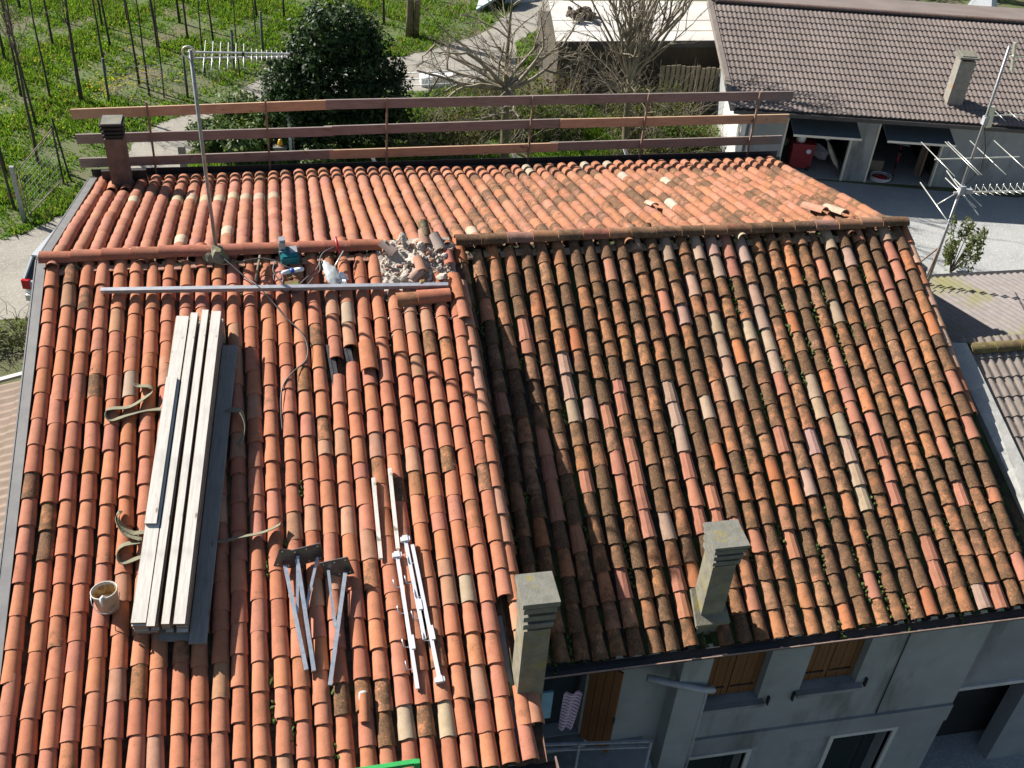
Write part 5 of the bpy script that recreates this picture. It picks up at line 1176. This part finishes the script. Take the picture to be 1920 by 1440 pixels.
# meadow grass
def inside(x, y, poly):
    p = np.array(poly); c = np.zeros(len(x), bool); j = len(p)-1
    for i in range(len(p)):
        cond = ((p[i, 1] > y) != (p[j, 1] > y)) & (x < (p[j, 0]-p[i, 0])*(y-p[i, 1])/(p[j, 1]-p[i, 1]+1e-12)+p[i, 0]); c ^= cond; j = i
    return c
def grassy(n, x0, x1, y0, y1, hmin, hmax, seed):
    g = np.random.default_rng(seed); x = g.uniform(x0, x1, n); y = g.uniform(y0, y1, n)
    f = np.sin(x*.9+1.3*np.sin(y*.7))+np.sin(y*1.1+.8*np.sin(x*1.7))+.8*np.sin(x*2.7-y*1.9)+.6*np.sin(x*5.1+y*4.3)
    dens = np.clip(.70+.28*f, .06, 1)*np.where((x > -2.6) & (x < 3) & (y > 25) & (y < 30.5), .45, 1)*np.where((x > 4) & (y > 29), .6, 1); keep = (g.random(n) < dens) & ~inside(x, y, DRIVE) & ~((x > 13) & (y < 18.4)); keep &= ~((x > -1.4) & (x < 13) & (y < 13)) 
    x, y, f = x[keep], y[keep], f[keep]; n = len(x); h = g.uniform(hmin, hmax, n)*(1+.25*np.clip(f, -1.2, 1.5)); a = g.uniform(0, 6.28, n); w_ = h*.16+.012; lx, ly = g.normal(0, .45, n)*h, g.normal(0, .45, n)*h
    V = np.stack([np.stack([x-np.cos(a)*w_, y-np.sin(a)*w_, np.zeros(n)], 1), np.stack([x+np.cos(a)*w_, y+np.sin(a)*w_, np.zeros(n)], 1), np.stack([x+lx, y+ly, h], 1)], 1).reshape(-1, 3)
    pal = np.array([(.105, .205, .024), (.14, .25, .03), (.08, .165, .02), (.18, .265, .04), (.20, .175, .08)]); k = np.clip((g.random(n)*4+.35*f).astype(int), 0, 4); cc = np.ones((n, 4)); cc[:, :3] = pal[k]*(.75+.5*g.random(n))[:, None]
    return V, np.arange(3*n).reshape(n, 3), np.repeat(cc, 3, 0)
V, F, C = grassy(260000, -12, 15, 15.2, 42, .05, .17, 5); V2, F2, C2 = grassy(24000, 11.5, 15.5, 18.2, 23, .08, .2, 6)
o = npmesh('grass', np.concatenate([V, V2]), np.concatenate([F, F2+len(V)]), M_LEAF, np.concatenate([C, C2])); o['kind'] = 'stuff'
g = np.random.default_rng(8); P = []
for cx, cy, sx_, n in ((-3.2, 26.3, .5, 80), (-2.7, 26.9, .6, 60), (-4.5, 28, 1.5, 60), (-1.5, 27.6, 1.2, 60), (-2, 31, 2.2, 60), (-5, 24, 1.6, 40), (1.5, 33, 2.5, 50), (14, 21, 1, 20), (-4, 33, 2.5, 50)):
    P += [(g.normal(cx, sx_), g.normal(cy, sx_), g.uniform(.16, .30)) for _ in range(n)]
P = np.array(P); n = len(P); a = g.uniform(0, 6.28, n); s_ = g.uniform(.025, .05, n)
V = np.stack([P+np.stack([np.cos(a+k*1.571)*s_, np.sin(a+k*1.571)*s_, g.normal(0, .012, n)], 1) for k in range(4)], 1).reshape(-1, 3); cc = np.ones((4*n, 4)); cc[:, :3] = (.62, .50, .02)
o = npmesh('yellow_flowers', V, np.arange(4*n).reshape(n, 4), M_LEAF, cc); o['kind'] = 'stuff'

# ------------------------------------------------------------------ fences, gate, post, letter box, car
def wirefence(name, pts, h, label, hp, wires=5, dx=.28):
    t = thing(name, pts[0], label, 'fence')
    for p in pts:
        s = MB(); s.tube([(p[0], p[1], 0), (p[0]+.02, p[1], hp)], .05, 6); s.build('post', M_GREENP, t)
    s = MB()
    for a, b in zip(pts, pts[1:]):
        a, b = Vector(a), Vector(b); L = (b-a).length
        for k in range(wires): z = h*(k+1)/wires; s.tube([a+Vector((0, 0, z)), b+Vector((0, 0, z))], .006, 3, cap=False)
        for k in range(int(L/dx)): q = a.lerp(b, (k+.5)/int(L/dx)); s.tube([q, q+Vector((0, 0, h))], .005, 3, cap=False)
    s.build('wire_mesh', M_MAST, t); return t
M_GREENP = pmat('weathered_post', (.11, .13, .12), (.075, .09, .085), 8, .8)
wirefence('wire_fence', [(-3.0, 25.46, 0), (-.26, 25.75, 0), (1.4, 28.3, 0), (2.5, 30.4, 0)], 1.25, 'wire mesh fence between the meadow and the path', 1.6, 5, .22)
t = thing('wire_gate', (-4.5, 17, 0), 'wire mesh gate with slanting top beside the drive at the left', 'gate')
s = MB(); s.bb(-4.59, -4.47, 16.60, 16.72, 0, 1.78); s.build('post', M_MAST, t)
s = MB(); s.bar((-3.72, 19.0, 0), (-3.74, 19.05, 1.95), .05, .05, (1, 0, 0)); s.bar((-3.55, 19.2, 0), (-3.72, 19.25, 2.1), .05, .05, (1, 0, 0)); s.build('end_post', M_BLACK, t)
s = MB(); s.tube([(-4.4, 16.75, .15), (-3.74, 19.0, .15)], .02, 5); s.tube([(-4.4, 16.75, 1.6), (-3.74, 19.0, 1.85)], .02, 5); s.tube([(-4.4, 16.75, .15), (-4.4, 16.75, 1.6)], .02, 5); s.build('gate_frame', M_RUST, t)
s = MB()
for k in range(16): a = Vector((-4.4, 16.75, .15)).lerp(Vector((-3.74, 19, .15)), k/15); s.tube([a, a+Vector((0, 0, 1.45+.25*k/15))], .004, 3, cap=False)
for k in range(9): z = .2+.17*k; s.tube([(-4.4, 16.75, z), (-3.74, 19.0, z*1.15)], .004, 3, cap=False)
s.build('wire_mesh', M_MAST, t)
t = thing('gate_post', (3.36, 20.3, 0), 'white gate post with chain in front of the evergreen shade', 'post')
s = MB(); s.bb(3.30, 3.40, 20.25, 20.35, 0, 1.75); s.build('post', M_WENAM, t); s = MB()
for k in range(24): s.torus((3.46, 20.24, .1+k*.068), .03, .009, ((k % 2), 1-(k % 2), 0), 8, 4)
s.build('chain', M_SILV, t)
t = thing('letter_box', (3.02, 20.15, 0), 'grey letter box with amber lamp beside the white gate post', 'letter box')
s = MB(); s.bb(2.82, 3.2, 20.0, 20.3, 0, .55); s.bb(2.78, 3.24, 19.96, 20.34, .55, .60); s.build('box', M_CAPG, t)
s = MB(); s.lathe([(.0, 0), (.09, 0), (.10, .08), (.06, .2), (0, .22)], (3.03, 20.15, .602), 10); s.build('lamp', M_YEL, t)
s = MB(); s.bb(-.2, .02, 19.55, 19.75, 0, .9); tag(s.build('concrete_post', M_CAPG, org=(-.1, 19.65, 0)), 'grey concrete post at the edge of the path before the laurels', 'post')
s = MB(); s.bb(3.5, 4.6, 20.9, 20.95, .05, 1.6); tag(s.build('shade_panel', M_BLACK, org=(4, 20.9, 0)), 'dark panel standing for the deep shade right of the white post', 'gate')  # black sheet painted in for deep shade under the evergreen
car = thing('parked_car', (-2.33, 13.45, 0), 'silver hatchback parked on the drive beyond the left gable', 'car', rotz=R(-17))
def car_local():
    W = .84; secs = [(-1.98, .34, .70, .80), (-1.95, .30, .95, .97), (-1.2, .24, .98, 1.0), (.8, .24, .93, 1.0), (1.7, .26, .78, .92), (2.0, .34, .66, .76)]
    m = MB(); n = 10
    for (y, z0, z1, wf) in secs:
        for k in range(n):
            a = 2*math.pi*(k+.5)/n; cx, cz = math.copysign(abs(math.cos(a))**.45, math.cos(a)), math.copysign(abs(math.sin(a))**.45, math.sin(a)); m.v.append((W*wf*cx, y, (z0+z1)/2+(z1-z0)/2*cz))
    for i in range(len(secs)-1):
        for k in range(n): m.f.append((i*n+k, i*n+(k+1) % n, (i+1)*n+(k+1) % n, (i+1)*n+k)); m.sm.append(True)
    m.f += [tuple(reversed(range(n))), tuple((len(secs)-1)*n+k for k in range(n))]; m.sm += [False]*2
    gl(m, 'body', M_CARP, car)
    m = MB(); lo = [(-.76, -1.88), (.76, -1.88), (.76, .95), (-.76, .95)]; hi = [(-.60, -1.50), (.60, -1.50), (.60, .20), (-.60, .20)]
    m.add([(x, y, .93) for x, y in lo]+[(x, y, 1.43) for x, y in hi], [(0, 1, 5, 4), (1, 2, 6, 5), (2, 3, 7, 6), (3, 0, 4, 7)]); gl(m, 'window', M_GLASS, car)
    m = MB(); m.prism([(-.62, -1.56, 1.43), (.62, -1.56, 1.43), (.62, .24, 1.43), (-.62, .24, 1.43)], (0, 0, .045)); rf = gl(m, 'roof', M_CARP, car)
    for i in range(4):
        a, b = Vector((*lo[i], .93)), Vector((*hi[i], 1.44)); m = MB(); m.bar(a, b, .07, .07); gl(m, 'pillar', M_CARP, car)
    for x in (-.70, .70): m = MB(); m.box((x, -1.93, .82), (.20, .14, .26)); gl(m, 'tail_light', M_TAIL, car)
    for x in (-.80, .80):
        for y in (-1.25, 1.3):
            m = MB(); m.lathe([(0, -.09), (.30, -.09), (.31, 0), (.30, .09), (0, .09)], (x, y, .31), 16, Matrix.Rotation(R(90), 3, 'Y')); wh = gl(m, 'wheel', M_BLACK, car)
            m = MB(); m.lathe([(0, -.10), (.19, -.10), (.19, .10), (0, .10)], (x, y, .31), 12, Matrix.Rotation(R(90), 3, 'Y')); gl(m, 'rim', M_STEEL, wh)
    m = MB(); m.box((0, -2.0, .45), (1.5, .10, .18)); gl(m, 'bumper', M_CARP, car)
car_local()
